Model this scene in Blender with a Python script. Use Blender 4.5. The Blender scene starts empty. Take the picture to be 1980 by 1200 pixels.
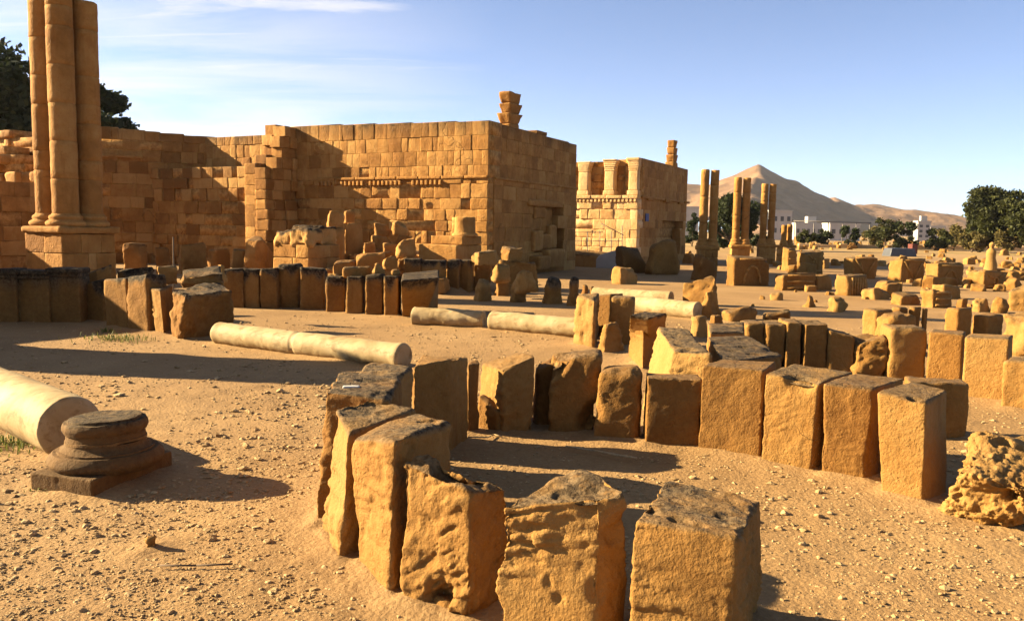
import bpy, math, random
import numpy as np
from mathutils import Vector, Matrix

# ---------------------------------------------------------------- camera, light, exposure
sc = bpy.context.scene
COL = sc.collection
EYE = np.array([0.0, 0.0, 2.0]); FPX = 1600.0; CX, CY = 990.0, 600.0
PITCH = math.atan(159 / 1600.0); ROLL = math.radians(1.0)
F_ = np.array([0, math.cos(PITCH), -math.sin(PITCH)])
R0 = np.array([1.0, 0, 0]); U0 = np.array([0, math.sin(PITCH), math.cos(PITCH)])
R_ = math.cos(ROLL) * R0 + math.sin(ROLL) * U0
U_ = -math.sin(ROLL) * R0 + math.cos(ROLL) * U0
cam_d = bpy.data.cameras.new('camera'); cam = bpy.data.objects.new('camera', cam_d); COL.objects.link(cam)
cam.matrix_world = Matrix(((R_[0], U_[0], -F_[0], EYE[0]), (R_[1], U_[1], -F_[1], EYE[1]), (R_[2], U_[2], -F_[2], EYE[2]), (0, 0, 0, 1)))
cam_d.sensor_width = 36.0; cam_d.lens = 36.0 * FPX / 1980.0
cam_d.clip_start = 0.1; cam_d.clip_end = 20000
sc.camera = cam

SUN_EL = math.radians(22.0); SUN_FWD = math.radians(10.5)      # sun stands on the left, a little beyond the camera plane
LDIR = np.array([-math.cos(SUN_FWD) * math.cos(SUN_EL), math.sin(SUN_FWD) * math.cos(SUN_EL), math.sin(SUN_EL)])
w = bpy.data.worlds.new('World'); sc.world = w; w.use_nodes = True
nt = w.node_tree; N = nt.nodes; LK = nt.links
bg = N['Background']; bg.inputs['Strength'].default_value = 0.05
sky = N.new('ShaderNodeTexSky'); sky.sky_type = 'NISHITA'; sky.sun_disc = False
sky.sun_elevation = SUN_EL
sky.sun_rotation = math.atan2(LDIR[0], LDIR[1])
sky.altitude = 0; sky.air_density = 0.44; sky.dust_density = 0.35; sky.ozone_density = 1.9
# thin cirrus: noise laid out on a high flat layer
tc = N.new('ShaderNodeTexCoord'); sep = N.new('ShaderNodeSeparateXYZ'); LK.new(tc.outputs['Generated'], sep.inputs[0])
def wm(op, a, b=None, clamp=False):
    n = N.new('ShaderNodeMath'); n.operation = op; n.use_clamp = clamp
    for i, v in enumerate((a, b)):
        if v is None: continue
        if isinstance(v, (int, float)): n.inputs[i].default_value = v
        else: LK.new(v, n.inputs[i])
    return n.outputs[0]
zz = wm('ADD', wm('MAXIMUM', sep.outputs[2], 0.0), 0.07)
cx = wm('DIVIDE', sep.outputs[0], zz); cy = wm('DIVIDE', sep.outputs[1], zz)
CLD = 4.3
def cloud(sx, sy, off, scale, detail, lo, hi, dist):
    c = N.new('ShaderNodeCombineXYZ'); LK.new(wm('MULTIPLY', cx, sx), c.inputs[0]); LK.new(wm('MULTIPLY', cy, sy), c.inputs[1]); c.inputs[2].default_value = off
    n = N.new('ShaderNodeTexNoise'); n.inputs['Scale'].default_value = scale; n.inputs['Detail'].default_value = detail; n.inputs['Roughness'].default_value = 0.6; n.inputs['Distortion'].default_value = dist
    LK.new(c.outputs[0], n.inputs['Vector'])
    m = N.new('ShaderNodeMapRange'); m.interpolation_type = 'SMOOTHSTEP'; m.inputs['From Min'].default_value = lo; m.inputs['From Max'].default_value = hi
    LK.new(n.outputs['Fac'], m.inputs['Value']); return m.outputs[0]
def edge(src, a, b, c, d):
    m = N.new('ShaderNodeMapRange'); m.interpolation_type = 'SMOOTHSTEP'; m.inputs['From Min'].default_value = a; m.inputs['From Max'].default_value = b
    m.inputs['To Min'].default_value = c; m.inputs['To Max'].default_value = d; LK.new(src, m.inputs['Value']); return m.outputs[0]
west = edge(sep.outputs[0], 0.10, -0.42, 0.0, 1.0)
veil = wm('MULTIPLY', wm('MULTIPLY', cloud(0.30, 0.9, 1.3, 1.0, 7, 0.36, 0.64, 0.6), west), edge(sep.outputs[2], 0.42, 0.05, 0.12, 0.75))
streak = wm('MULTIPLY', cloud(0.42, 1.9, 4.1, 0.85, 7, 0.46, 0.72, 0.8), edge(sep.outputs[0], 0.05, -0.30, 0.0, 0.9))
fac = wm('MAXIMUM', wm('MAXIMUM', veil, streak), edge(sep.outputs[2], 0.30, 0.02, 0.04, 0.16), True)
mixc = N.new('ShaderNodeMixRGB'); LK.new(fac, mixc.inputs[0]); LK.new(sky.outputs[0], mixc.inputs[1]); mixc.inputs[2].default_value = (CLD, CLD * .96, CLD * .94, 1)
LK.new(mixc.outputs[0], bg.inputs['Color'])

sun_d = bpy.data.lights.new('sun', 'SUN'); sun_d.energy = 5.0; sun_d.angle = math.radians(0.5); sun_d.color = (1.0, 0.80, 0.50)
sun = bpy.data.objects.new('sun', sun_d); COL.objects.link(sun)
sun.rotation_euler = Vector((-LDIR[0], -LDIR[1], -LDIR[2])).to_track_quat('-Z', 'Y').to_euler()
sun.location = (-60, 20, 60)
vs = sc.view_settings; vs.view_transform = 'Standard'; vs.look = 'None'; vs.gamma = 1.0; vs.use_curve_mapping = False
vs.exposure = 2.4

# ---------------------------------------------------------------- pixel -> place
def ray(px, py): return F_ * FPX + R_ * (px - CX) + U_ * (CY - py)
def T(px, py, z=0.0):
    v = ray(px, py); s = (z - EYE[2]) / v[2]
    return EYE + v * s
def PD(px, py, d):
    v = ray(px, py); return EYE + v * (d / v[1])
def HZ(px): return CY - (-(ray(px, 0)[2] - U_[2] * CY) / U_[2])    # row of the horizon at a column
def zat(px, py, xy):
    """height of the point seen at row py (column px) that stands above ground point xy"""
    v = ray(px, py); return EYE[2] + v[2] * (xy[1] / v[1])

# ---------------------------------------------------------------- noise
def _h(ix, iy, iz):
    n = (ix * 374761393 + iy * 668265263 + iz * 2147483647 * 3 + 1274126177) & 0xFFFFFFFF
    n = ((n ^ (n >> 13)) * 1274126177) & 0xFFFFFFFF
    n = ((n ^ (n >> 15)) * 2246822519) & 0xFFFFFFFF
    return ((n ^ (n >> 16)) & 0xFFFF) / 65535.0
def vnoise(p):
    p = np.asarray(p, float); i = np.floor(p).astype(np.int64); f = p - i; u = f * f * f * (f * (f * 6 - 15) + 10)
    r = 0
    for dx in (0, 1):
        for dy in (0, 1):
            for dz in (0, 1):
                wgt = (u[:, 0] if dx else 1 - u[:, 0]) * (u[:, 1] if dy else 1 - u[:, 1]) * (u[:, 2] if dz else 1 - u[:, 2])
                r = r + wgt * _h(i[:, 0] + dx, i[:, 1] + dy, i[:, 2] + dz)
    return r * 2 - 1
def fbm(p, oct=4, gain=0.5):
    a = 1.0; s = 0; tot = 0
    q = np.array(p, float)
    for k in range(oct):
        s = s + a * vnoise(q + k * 17.31); tot += a; a *= gain; q = q * 2.03
    return s / tot

# ---------------------------------------------------------------- mesh plumbing
def mesh_obj(name, verts, faces, mat, parent=None, smooth=True, attrs=None):
    me = bpy.data.meshes.new(name)
    verts = np.asarray(verts, np.float32)
    if isinstance(faces, np.ndarray):
        nf, k = faces.shape
        me.vertices.add(len(verts)); me.vertices.foreach_set('co', verts.ravel())
        me.loops.add(nf * k); me.loops.foreach_set('vertex_index', faces.astype(np.int32).ravel())
        me.polygons.add(nf); me.polygons.foreach_set('loop_start', np.arange(0, nf * k, k, dtype=np.int32))
        me.update(calc_edges=True)
    else:
        me.from_pydata(verts.tolist(), [], faces); me.update()
    me.polygons.foreach_set('use_smooth', np.full(len(me.polygons), smooth, dtype=bool))
    for k, v in (attrs or {}).items():
        a = me.attributes.new(k, 'FLOAT', 'POINT'); a.data.foreach_set('value', np.asarray(v, np.float32))
    me.validate()
    o = bpy.data.objects.new(name, me); COL.objects.link(o)
    if mat: me.materials.append(mat)
    if parent: o.parent = parent
    return o
def tag(o, label=None, cat=None, group=None, kind=None):
    if label: o['label'] = label
    if cat: o['category'] = cat
    if group: o['group'] = group
    if kind: o['kind'] = kind
    return o
def empty(name, loc, label, cat, group=None):
    o = bpy.data.objects.new(name, None); COL.objects.link(o); o.location = loc; o.empty_display_size = 0.2
    return tag(o, label, cat, group)
def recentre(o, p):
    """put a mesh object's origin at p"""
    p = np.asarray(p, float); me = o.data
    n = len(me.vertices); c = np.empty(n * 3, np.float32); me.vertices.foreach_get('co', c)
    c = c.reshape(-1, 3) - p.astype(np.float32); me.vertices.foreach_set('co', c.ravel()); o.location = p; me.update()
class MB:
    """collects pieces of (verts, quads) into one mesh"""
    def __init__(s): s.v = []; s.f = []; s.n = 0; s.t = []; s.s = []
    def add(s, v, f, tint=0.5, stain=0.0):
        v = np.asarray(v, float); s.v.append(v); s.f.append(np.asarray(f) + s.n); s.n += len(v)
        s.t.append(np.full(len(v), tint) if np.isscalar(tint) else tint); s.s.append(np.full(len(v), stain) if np.isscalar(stain) else stain)
    def build(s, name, mat, parent=None, smooth=True, origin=None):
        v = np.concatenate(s.v)
        if parent is not None: v = v - np.array(parent.location)
        o = mesh_obj(name, v, np.concatenate(s.f), mat, parent, smooth, {'tint': np.concatenate(s.t), 'stain': np.concatenate(s.s)})
        if origin is not None and parent is None: recentre(o, origin)
        return o
_lat = {}
def lattice(nx, ny, nz):
    k = (nx, ny, nz)
    if k in _lat: return _lat[k]
    pts = []; fcs = []; n = 0
    def face(axis, side, na, nb):
        nonlocal n
        a, b = np.meshgrid(np.arange(na + 1), np.arange(nb + 1), indexing='ij'); a = a.ravel(); b = b.ravel()
        c = np.full_like(a, side)
        o = [x for x in (0, 1, 2) if x != axis]
        q = np.zeros((len(a), 3), int); q[:, o[0]] = a; q[:, o[1]] = b; q[:, axis] = c
        i, j = np.meshgrid(np.arange(na), np.arange(nb), indexing='ij'); i = i.ravel(); j = j.ravel()
        v00 = i * (nb + 1) + j; v10 = v00 + nb + 1; v11 = v10 + 1; v01 = v00 + 1
        fl = (side > 0) ^ (axis == 1)
        f = np.stack([v00, v10, v11, v01] if fl else [v00, v01, v11, v10], 1) + n
        n += len(q); pts.append(q); fcs.append(f)
    face(0, 0, ny, nz); face(0, nx, ny, nz); face(1, 0, nx, nz); face(1, ny, nx, nz); face(2, 0, nx, ny); face(2, nz, nx, ny)
    P = np.concatenate(pts); Fc = np.concatenate(fcs)
    key = (P[:, 0] * 4096 + P[:, 1]) * 4096 + P[:, 2]
    _, idx, inv = np.unique(key, return_index=True, return_inverse=True)
    _lat[k] = (P[idx], inv.ravel()[Fc]); return _lat[k]

def rbox(c8, res=0.05, r=0.04, amp=0.02, rough=0.01, seed=0, lo=None, band=0.0, topst=0.8, dents=(), edge=1.0, strata=0.0, maxn=110, cut=0, cutd=(0.8, 0.95), pick=1.0):
    """weathered block: eight corners -> rounded, chipped, noise-worn surface"""
    c8 = np.asarray(c8, float)
    ex = (np.linalg.norm(c8[1] - c8[0]) + np.linalg.norm(c8[5] - c8[4]) + np.linalg.norm(c8[2] - c8[3]) + np.linalg.norm(c8[6] - c8[7])) / 4
    ey = (np.linalg.norm(c8[3] - c8[0]) + np.linalg.norm(c8[2] - c8[1]) + np.linalg.norm(c8[7] - c8[4]) + np.linalg.norm(c8[6] - c8[5])) / 4
    ez = sum(np.linalg.norm(c8[4 + i] - c8[i]) for i in range(4)) / 4
    L = np.array([ex, ey, ez])
    n = [int(min(maxn, max(3, round(l / res)))) for l in L]
    P, Fc = lattice(*n)
    # where the grid is coarse, the first and last rows crowd towards the edges so arrises stay crisp
    u = np.empty(P.shape)
    for ax_ in range(3):
        g = np.linspace(-1, 1, n[ax_] + 1); e1 = min(2.0 / n[ax_], 2.6 * min(r, .4 * L.min()) / L[ax_])
        if n[ax_] >= 3:
            g[1:-1] = np.linspace(-1 + e1, 1 - e1, n[ax_] - 1)
        u[:, ax_] = g[P[:, ax_]]
    p = u * L / 2
    so = seed * 7.77
    rr = min(r, 0.45 * L.min())
    nn = vnoise(p * (2.2 / max(L.max(), 0.2)) * 2.0 + so + 3.3) * 0.6 + vnoise(p * 9.0 + so) * 0.4
    nn = nn + 0.35 * np.maximum(0, vnoise(p * 17.0 + so + 5))
    re = rr * np.clip(0.55 + edge * 1.05 * nn, 0.15, 2.2)
    re = np.minimum(re, 0.48 * L.min())[:, None]
    q = np.clip(p, -(L / 2 - re), (L / 2 - re)); d = p - q; dl = np.linalg.norm(d, axis=1, keepdims=True)
    nrm = d / np.maximum(dl, 1e-9)
    p2 = q + re * nrm
    uu = p2 / (L / 2)
    a, b, c = (uu[:, 0:1] + 1) / 2, (uu[:, 1:2] + 1) / 2, (uu[:, 2:3] + 1) / 2
    def tri(A):
        bot = (A[0] * (1 - a) + A[1] * a) * (1 - b) + (A[3] * (1 - a) + A[2] * a) * b
        top = (A[4] * (1 - a) + A[5] * a) * (1 - b) + (A[7] * (1 - a) + A[6] * a) * b
        return bot * (1 - c) + top * c
    w3 = tri(c8)
    axx = (c8[1] - c8[0] + c8[2] - c8[3]); axx /= np.linalg.norm(axx)
    axy = (c8[3] - c8[0] + c8[2] - c8[1]); axy /= np.linalg.norm(axy)
    axz = np.cross(axx, axy); axz /= np.linalg.norm(axz)
    axz2 = (c8[4:] - c8[:4]).sum(0); axz2 /= np.linalg.norm(axz2)
    nw = nrm[:, 0:1] * axx + nrm[:, 1:2] * axy + nrm[:, 2:3] * axz2
    nw /= np.maximum(np.linalg.norm(nw, axis=1, keepdims=True), 1e-9)
    s0 = max(L.max(), 0.15)
    disp = amp * (fbm(w3 * (1.6 / s0) + so, 3) * 1.1)
    if rough > 0:
        q3 = w3 * np.array([1, 1, 0.75])
        g = fbm(q3 * 17.0 + so + 9, 4, 0.6)
        msk = np.clip(0.55 + 1.2 * fbm(q3 * 3.5 + so + 31, 2), 0.10, 1.25) * (1 - 0.55 * np.clip(nw[:, 2], 0, 1))
        # slanting pick marks: narrow across, long along
        an = 0.9 + 0.5 * math.sin(so); hx_ = w3[:, 0] * 0.8 + w3[:, 1] * 0.6
        al = hx_ * math.sin(an) + w3[:, 2] * math.cos(an); ac = hx_ * math.cos(an) - w3[:, 2] * math.sin(an)
        pk_ = fbm(np.stack([al * 7, ac * 25, w3[:, 1] * 6], 1) + so + 61, 3)
        disp = disp + rough * msk * ((0.55 + .5 * (1 - pick)) * g + 0.85 * pick * np.clip(np.abs(pk_) * 2.2 - 0.45, -0.45, 0.45) - 0.05)
        big = fbm(q3 * 6.0 + so + 91, 2); disp = disp - rough * 1.3 * np.clip(big - 0.28, 0, 0.25) / 0.25 * 0.5
    if strata > 0:
        zw = w3[:, 2] + 0.10 * (w3 @ np.array([0.7, -0.3, 0])) + 0.03 * fbm(w3 * 5 + so, 2)
        disp = disp + strata * (vnoise(np.stack([zw * 16, np.full(len(zw), so), np.full(len(zw), 0.5)], 1)) - 0.3)
    if cut:
        # broken-off corners: flat fracture planes
        cg = np.random.default_rng(int(abs(seed) * 131) + 7); cm = c8.mean(0)
        for k in range(cut):
            nn_ = cg.normal(size=3); nn_[2] = abs(nn_[2]) * 0.9; nl = np.array([nn_[0] / max(ex, .05), nn_[1] / max(ey, .05), nn_[2] / max(ez, .05)]) * min(ex, ey, ez)
            nvec = nl[0] * axx + nl[1] * axy + nl[2] * np.array([0, 0, 1.0]); nvec /= np.linalg.norm(nvec)
            hgt_ = (w3 - cm) @ nvec; off = hgt_.max() * cg.uniform(*cutd)
            over = np.maximum(hgt_ - off, 0); w3 = w3 - nvec * (over * 0.94)[:, None]
            nw = np.where((over > 1e-4)[:, None], nw * 0.35 + nvec * 0.65, nw)
        nw = nw / np.maximum(np.linalg.norm(nw, axis=1, keepdims=True), 1e-9)
    w3 = w3 + nw * disp[:, None]
    for (cen, R, dep) in dents:
        dd = np.linalg.norm((w3 - np.asarray(cen)) , axis=1) / R
        k = np.clip(1 - dd * dd, 0, 1)
        w3 = w3 - nw * (dep * np.minimum(k * 1.6, 1.0))[:, None]
    up = np.clip((nw[:, 2] - 0.25) / 0.5, 0, 1)
    st = topst * up * np.clip(1.0 + 0.9 * fbm(w3 * 4.0 + so + 5, 3), 0, 1.1)
    if band > 0:
        z1 = c8[4:, 2].max()
        depth = band * (0.55 + 0.75 * (vnoise(w3 * np.array([7, 7, 1.2]) + so) + 0.3))
        st = np.maximum(st, np.clip(1.0 - (z1 - w3[:, 2]) / np.maximum(depth, 0.02), 0, 1) * 2.6)
    return w3, Fc, np.clip(st, 0, 2.2)

def orient_fix(o):
    import bmesh
    bm = bmesh.new(); bm.from_mesh(o.data); bmesh.ops.recalc_face_normals(bm, faces=bm.faces); bm.to_mesh(o.data); bm.free()

# ---------------------------------------------------------------- materials
def newmat(name):
    m = bpy.data.materials.new(name); m.use_nodes = True
    t = m.node_tree; b = t.nodes['Principled BSDF']; b.inputs['Roughness'].default_value = 0.9
    b.inputs['Specular IOR Level'].default_value = 0.15
    return m, t, b
def nd(t, kind, **kw):
    n = t.nodes.new(kind)
    for k, v in kw.items():
        if k in n.inputs.keys() if isinstance(k, str) else False: n.inputs[k].default_value = v
        else: setattr(n, k, v)
    return n
def ramp(t, fac, stops):
    r = t.nodes.new('ShaderNodeValToRGB'); e = r.color_ramp.elements
    while len(e) < len(stops): e.new(0.5)
    for i, (p, c) in enumerate(stops): e[i].position = p; e[i].color = (c[0], c[1], c[2], 1)
    t.links.new(fac, r.inputs[0]); return r.outputs[0]
def noise(t, vec, scale, detail=4, rough=0.55, dist=0.0):
    n = t.nodes.new('ShaderNodeTexNoise'); n.inputs['Scale'].default_value = scale; n.inputs['Detail'].default_value = detail
    n.inputs['Roughness'].default_value = rough; n.inputs['Distortion'].default_value = dist
    t.links.new(vec, n.inputs['Vector']); return n.outputs['Fac']
def mix(t, fac, a, b, mode='MIX'):
    n = t.nodes.new('ShaderNodeMixRGB'); n.blend_type = mode
    for i, v in enumerate((fac, a, b)):
        if isinstance(v, (int, float)): n.inputs[i].default_value = v
        elif isinstance(v, tuple): n.inputs[i].default_value = (v[0], v[1], v[2], 1)
        else: t.links.new(v, n.inputs[i])
    return n.outputs[0]
def mth(t, op, a, b=0.0, clamp=False):
    n = t.nodes.new('ShaderNodeMath'); n.operation = op; n.use_clamp = clamp
    for i, v in enumerate((a, b)):
        if isinstance(v, (int, float)): n.inputs[i].default_value = v
        else: t.links.new(v, n.inputs[i])
    return n.outputs[0]
def mrange(t, v, a, b, c=0.0, d=1.0):
    n = t.nodes.new('ShaderNodeMapRange'); n.inputs[1].default_value = a; n.inputs[2].default_value = b; n.inputs[3].default_value = c; n.inputs[4].default_value = d
    t.links.new(v, n.inputs[0]); return n.outputs[0]
def bump(t, b, h, strength, dist):
    n = t.nodes.new('ShaderNodeBump'); n.inputs['Strength'].default_value = strength; n.inputs['Distance'].default_value = dist
    t.links.new(h, n.inputs['Height']); t.links.new(n.outputs[0], b.inputs['Normal'])
def attr(t, name):
    n = t.nodes.new('ShaderNodeAttribute'); n.attribute_name = name; return n.outputs['Fac']
def worldpos(t): return t.nodes.new('ShaderNodeNewGeometry').outputs['Position']

ALB = (0.54, 0.475, 0.36)
def stone_material(name, dark, mid, light, lichen, crust, fine=1.0, bstr=0.6, alb=None):
    dark, mid, light, lichen, crust = [tuple(x * k for x, k in zip(c, alb or ALB)) for c in (dark, mid, light, lichen, crust)]
    m, t, b = newmat(name); P = worldpos(t)
    big = noise(t, P, 1.3, 5, 0.6); small = noise(t, P, 14 * fine, 6, 0.7); speck = noise(t, P, 60 * fine, 3, 0.6)
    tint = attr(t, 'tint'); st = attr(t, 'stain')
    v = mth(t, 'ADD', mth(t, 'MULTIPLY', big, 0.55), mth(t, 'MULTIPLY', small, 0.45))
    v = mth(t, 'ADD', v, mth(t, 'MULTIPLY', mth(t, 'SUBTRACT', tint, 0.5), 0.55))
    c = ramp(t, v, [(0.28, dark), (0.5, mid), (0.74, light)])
    oi = t.nodes.new('ShaderNodeObjectInfo')
    c = mix(t, mth(t, 'MULTIPLY', oi.outputs['Random'], 0.45), c, mix(t, 1.0, c, (0.82, 0.86, 0.92), 'MULTIPLY'))
    wp = t.nodes.new('ShaderNodeVectorMath'); wp.operation = 'ADD'; t.links.new(P, wp.inputs[0])
    wn = t.nodes.new('ShaderNodeTexNoise'); wn.inputs['Scale'].default_value = 3.0 * fine; wn.inputs['Detail'].default_value = 4; t.links.new(P, wn.inputs['Vector'])
    ws = t.nodes.new('ShaderNodeVectorMath'); ws.operation = 'SCALE'; ws.inputs['Scale'].default_value = 0.5 / fine; t.links.new(wn.outputs['Color'], ws.inputs[0]); t.links.new(ws.outputs[0], wp.inputs[1])
    cv = t.nodes.new('ShaderNodeTexVoronoi'); cv.feature = 'DISTANCE_TO_EDGE'; cv.inputs['Scale'].default_value = 1.7 * fine; t.links.new(wp.outputs[0], cv.inputs['Vector'])
    crack = mth(t, 'MULTIPLY', mrange(t, cv.outputs['Distance'], 0.0, 0.014, 1.0, 0.0), mrange(t, noise(t, P, 1.1 * fine, 2), 0.60, 0.68), True)
    c = mix(t, mth(t, 'MULTIPLY', crack, 0.55), c, tuple(x * 0.3 for x in dark))
    # iron streaks running down the stone
    mp = t.nodes.new('ShaderNodeMapping'); mp.inputs['Scale'].default_value = (7, 7, 0.9); t.links.new(P, mp.inputs[0])
    sk = noise(t, mp.outputs[0], 1.0, 4, 0.6, 0.3)
    c = mix(t, mrange(t, sk, 0.56, 0.75, 0, 0.55), c, (mid[0] * 0.62, mid[1] * 0.50, mid[2] * 0.38))
    c = mix(t, mrange(t, speck, 0.60, 0.78, 0, 0.5), c, tuple(x * 0.55 for x in dark))
    pt = t.nodes.new('ShaderNodeNewGeometry').outputs['Pointiness']
    c = mix(t, mth(t, 'MULTIPLY', mrange(t, pt, 0.53, 0.62), mrange(t, small, 0.42, 0.6, 0.15, 0.75), True), c, tuple(min(1, x * 1.35) for x in light))
    # lichen and black crust on weathered tops
    lm = mth(t, 'MULTIPLY', mth(t, 'MINIMUM', st, 1.0), mrange(t, small, 0.32, 0.5, 0.6, 1.0), True)
    lc = ramp(t, noise(t, P, 22 * fine, 5, 0.75), [(0.40, crust), (0.53, lichen), (0.70, tuple(min(1, x * 1.55) for x in lichen))])
    c = mix(t, lm, c, lc)
    ck = mth(t, 'MULTIPLY', mrange(t, st, 0.9, 1.6), mrange(t, noise(t, P, 9 * fine, 4, 0.7), 0.38, 0.55), True)
    c = mix(t, ck, c, crust)
    t.links.new(c, b.inputs['Base Color'])
    vo = t.nodes.new('ShaderNodeTexVoronoi'); vo.inputs['Scale'].default_value = 26 * fine; t.links.new(P, vo.inputs['Vector'])
    pits = mrange(t, vo.outputs['Distance'], 0.0, 0.35, 0.0, 1.0)
    pm = mrange(t, noise(t, P, 5 * fine, 3), 0.5, 0.62)
    h = mth(t, 'ADD', mth(t, 'MULTIPLY', small, 1.0), mth(t, 'MULTIPLY', speck, 0.35))
    h = mth(t, 'ADD', h, mth(t, 'MULTIPLY', mth(t, 'MULTIPLY', mth(t, 'SUBTRACT', pits, 1.0), pm), 0.35))
    h = mth(t, 'SUBTRACT', h, mth(t, 'MULTIPLY', crack, 0.5))
    bump(t, b, h, bstr, 0.03 / fine)
    return m
M = {}
M['stone'] = stone_material('ochre_stone', (0.27, 0.135, 0.036), (0.42, 0.235, 0.072), (0.52, 0.33, 0.125), (0.19, 0.148, 0.10), (0.034, 0.025, 0.016), 1.0, 0.75)
M['wall'] = stone_material('ashlar_stone', (0.27, 0.135, 0.036), (0.41, 0.225, 0.068), (0.54, 0.34, 0.13), (0.13, 0.085, 0.04), (0.035, 0.024, 0.014), 0.3, 0.5, (0.70, 0.60, 0.45))
M['pale'] = stone_material('pale_stone', (0.36, 0.21, 0.085), (0.50, 0.32, 0.14), (0.60, 0.42, 0.22), (0.2, 0.15, 0.09), (0.04, 0.03, 0.02), 0.3, 0.5, (0.95, 0.9, 0.8))
M['grey'] = stone_material('greyed_stone', (0.15, 0.085, 0.034), (0.25, 0.15, 0.062), (0.34, 0.22, 0.10), (0.15, 0.115, 0.07), (0.03, 0.022, 0.014))

def marble_material():
    m, t, b = newmat('marble'); P = worldpos(t)
    n = noise(t, P, 2.2, 6, 0.6, 0.6); s = noise(t, P, 12, 5, 0.6)
    mp = t.nodes.new('ShaderNodeMapping'); mp.inputs['Rotation'].default_value = (0.2, 0.3, 0.9); mp.inputs['Scale'].default_value = (1.5, 9, 9); t.links.new(P, mp.inputs[0])
    sk = noise(t, mp.outputs[0], 1.2, 4, 0.6, 0.4)
    c = ramp(t, n, [(0.3, (0.22, 0.15, 0.064)), (0.52, (0.31, 0.228, 0.112)), (0.72, (0.37, 0.285, 0.155))])
    c = mix(t, mrange(t, sk, 0.52, 0.72, 0, 0.85), c, (0.165, 0.098, 0.036))
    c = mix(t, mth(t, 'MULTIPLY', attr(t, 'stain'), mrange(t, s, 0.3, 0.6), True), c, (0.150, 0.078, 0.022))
    pit = mrange(t, noise(t, P, 38, 4, 0.7), 0.60, 0.72, 0, 0.7)
    c = mix(t, mth(t, 'MULTIPLY', pit, mrange(t, n, 0.4, 0.6)), c, (0.10, 0.06, 0.025))
    t.links.new(c, b.inputs['Base Color']); b.inputs['Roughness'].default_value = 0.7
    bump(t, b, mth(t, 'ADD', s, mth(t, 'MULTIPLY', noise(t, P, 50, 3), 0.4)), 0.35, 0.015); return m
M['marble'] = marble_material()
def ground_material():
    m, t, b = newmat('sandy_ground'); P = worldpos(t)
    n = noise(t, P, 0.45, 6, 0.6); g = noise(t, P, 26, 5, 0.7); f = noise(t, P, 95, 4, 0.7); far = noise(t, P, 0.05, 6, 0.6)
    c = ramp(t, mth(t, 'ADD', mth(t, 'MULTIPLY', n, 0.5), mth(t, 'MULTIPLY', g, 0.5)), [(0.32, (0.165, 0.094, 0.036)), (0.5, (0.238, 0.142, 0.057)), (0.68, (0.305, 0.195, 0.086))])
    c = mix(t, mrange(t, f, 0.60, 0.72, 0, 0.55), c, (0.149, 0.087, 0.035))
    c = mix(t, mrange(t, noise(t, P, 150, 2), 0.66, 0.75, 0, 0.7), c, (0.384, 0.290, 0.165))
    # worn, darker patches where gravel has gathered
    c = mix(t, mrange(t, noise(t, P, 0.8, 5, 0.65, 0.4), 0.52, 0.66, 0, 0.4), c, (0.186, 0.110, 0.045))
    dist = t.nodes.new('ShaderNodeVectorMath'); dist.operation = 'LENGTH'; t.links.new(P, dist.inputs[0])
    dr = mrange(t, dist.outputs['Value'], 55, 110, 0, 1)
    fc = ramp(t, far, [(0.40, (0.31, 0.20, 0.085)), (0.55, (0.27, 0.175, 0.07)), (0.66, (0.12, 0.105, 0.035))])
    c = mix(t, dr, c, fc)
    t.links.new(c, b.inputs['Base Color'])
    vo = t.nodes.new('ShaderNodeTexVoronoi'); vo.inputs['Scale'].default_value = 34; t.links.new(P, vo.inputs['Vector'])
    h = mth(t, 'ADD', mth(t, 'MULTIPLY', g, 0.8), mth(t, 'ADD', mth(t, 'MULTIPLY', f, 0.45), mth(t, 'MULTIPLY', vo.outputs['Distance'], -0.4)))
    bump(t, b, h, 0.55, 0.03); return m
M['ground'] = ground_material()
def plain(name, col, rough=0.9, var=0.25, scale=6.0, bstr=0.25):
    m, t, b = newmat(name); P = worldpos(t); n = noise(t, P, scale, 5, 0.65)
    c = ramp(t, n, [(0.3, tuple(x * (1 - var) for x in col)), (0.7, tuple(min(1, x * (1 + var)) for x in col))])
    t.links.new(c, b.inputs['Base Color']); b.inputs['Roughness'].default_value = rough; bump(t, b, n, bstr, 0.02); return m
def leafmat(name, a, b2, transl=0.25):
    m, t, b = newmat(name)
    c = ramp(t, attr(t, 'tint'), [(0.0, a), (1.0, b2)]); t.links.new(c, b.inputs['Base Color']); b.inputs['Roughness'].default_value = 0.65
    tr = t.nodes.new('ShaderNodeBsdfTranslucent'); t.links.new(c, tr.inputs['Color']); mx = t.nodes.new('ShaderNodeMixShader'); mx.inputs[0].default_value = transl
    t.links.new(b.outputs[0], mx.inputs[1]); t.links.new(tr.outputs[0], mx.inputs[2]); t.links.new(mx.outputs[0], t.nodes['Material Output'].inputs['Surface']); return m
M['pebble'] = stone_material('pebble', (0.28, 0.18, 0.08), (0.42, 0.29, 0.15), (0.56, 0.44, 0.28), (0.17, 0.13, 0.08), (0.05, 0.04, 0.03))
M['leaf_dark'] = leafmat('dark_leaves', (0.012, 0.018, 0.006), (0.035, 0.045, 0.014))
M['leaf'] = leafmat('leaves', (0.018, 0.022, 0.006), (0.058, 0.062, 0.015))
M['leaf_dry'] = leafmat('dry_leaves', (0.05, 0.045, 0.012), (0.16, 0.12, 0.035))
M['grass'] = leafmat('grass_blades', (0.06, 0.075, 0.015), (0.19, 0.20, 0.05))
M['bark'] = plain('bark', (0.10, 0.07, 0.045))
M['wood'] = plain('dry_wood', (0.34, 0.24, 0.12), 0.85, 0.3, 30)
M['metal'] = plain('grey_metal', (0.16, 0.14, 0.12), 0.5, 0.2, 20)
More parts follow.
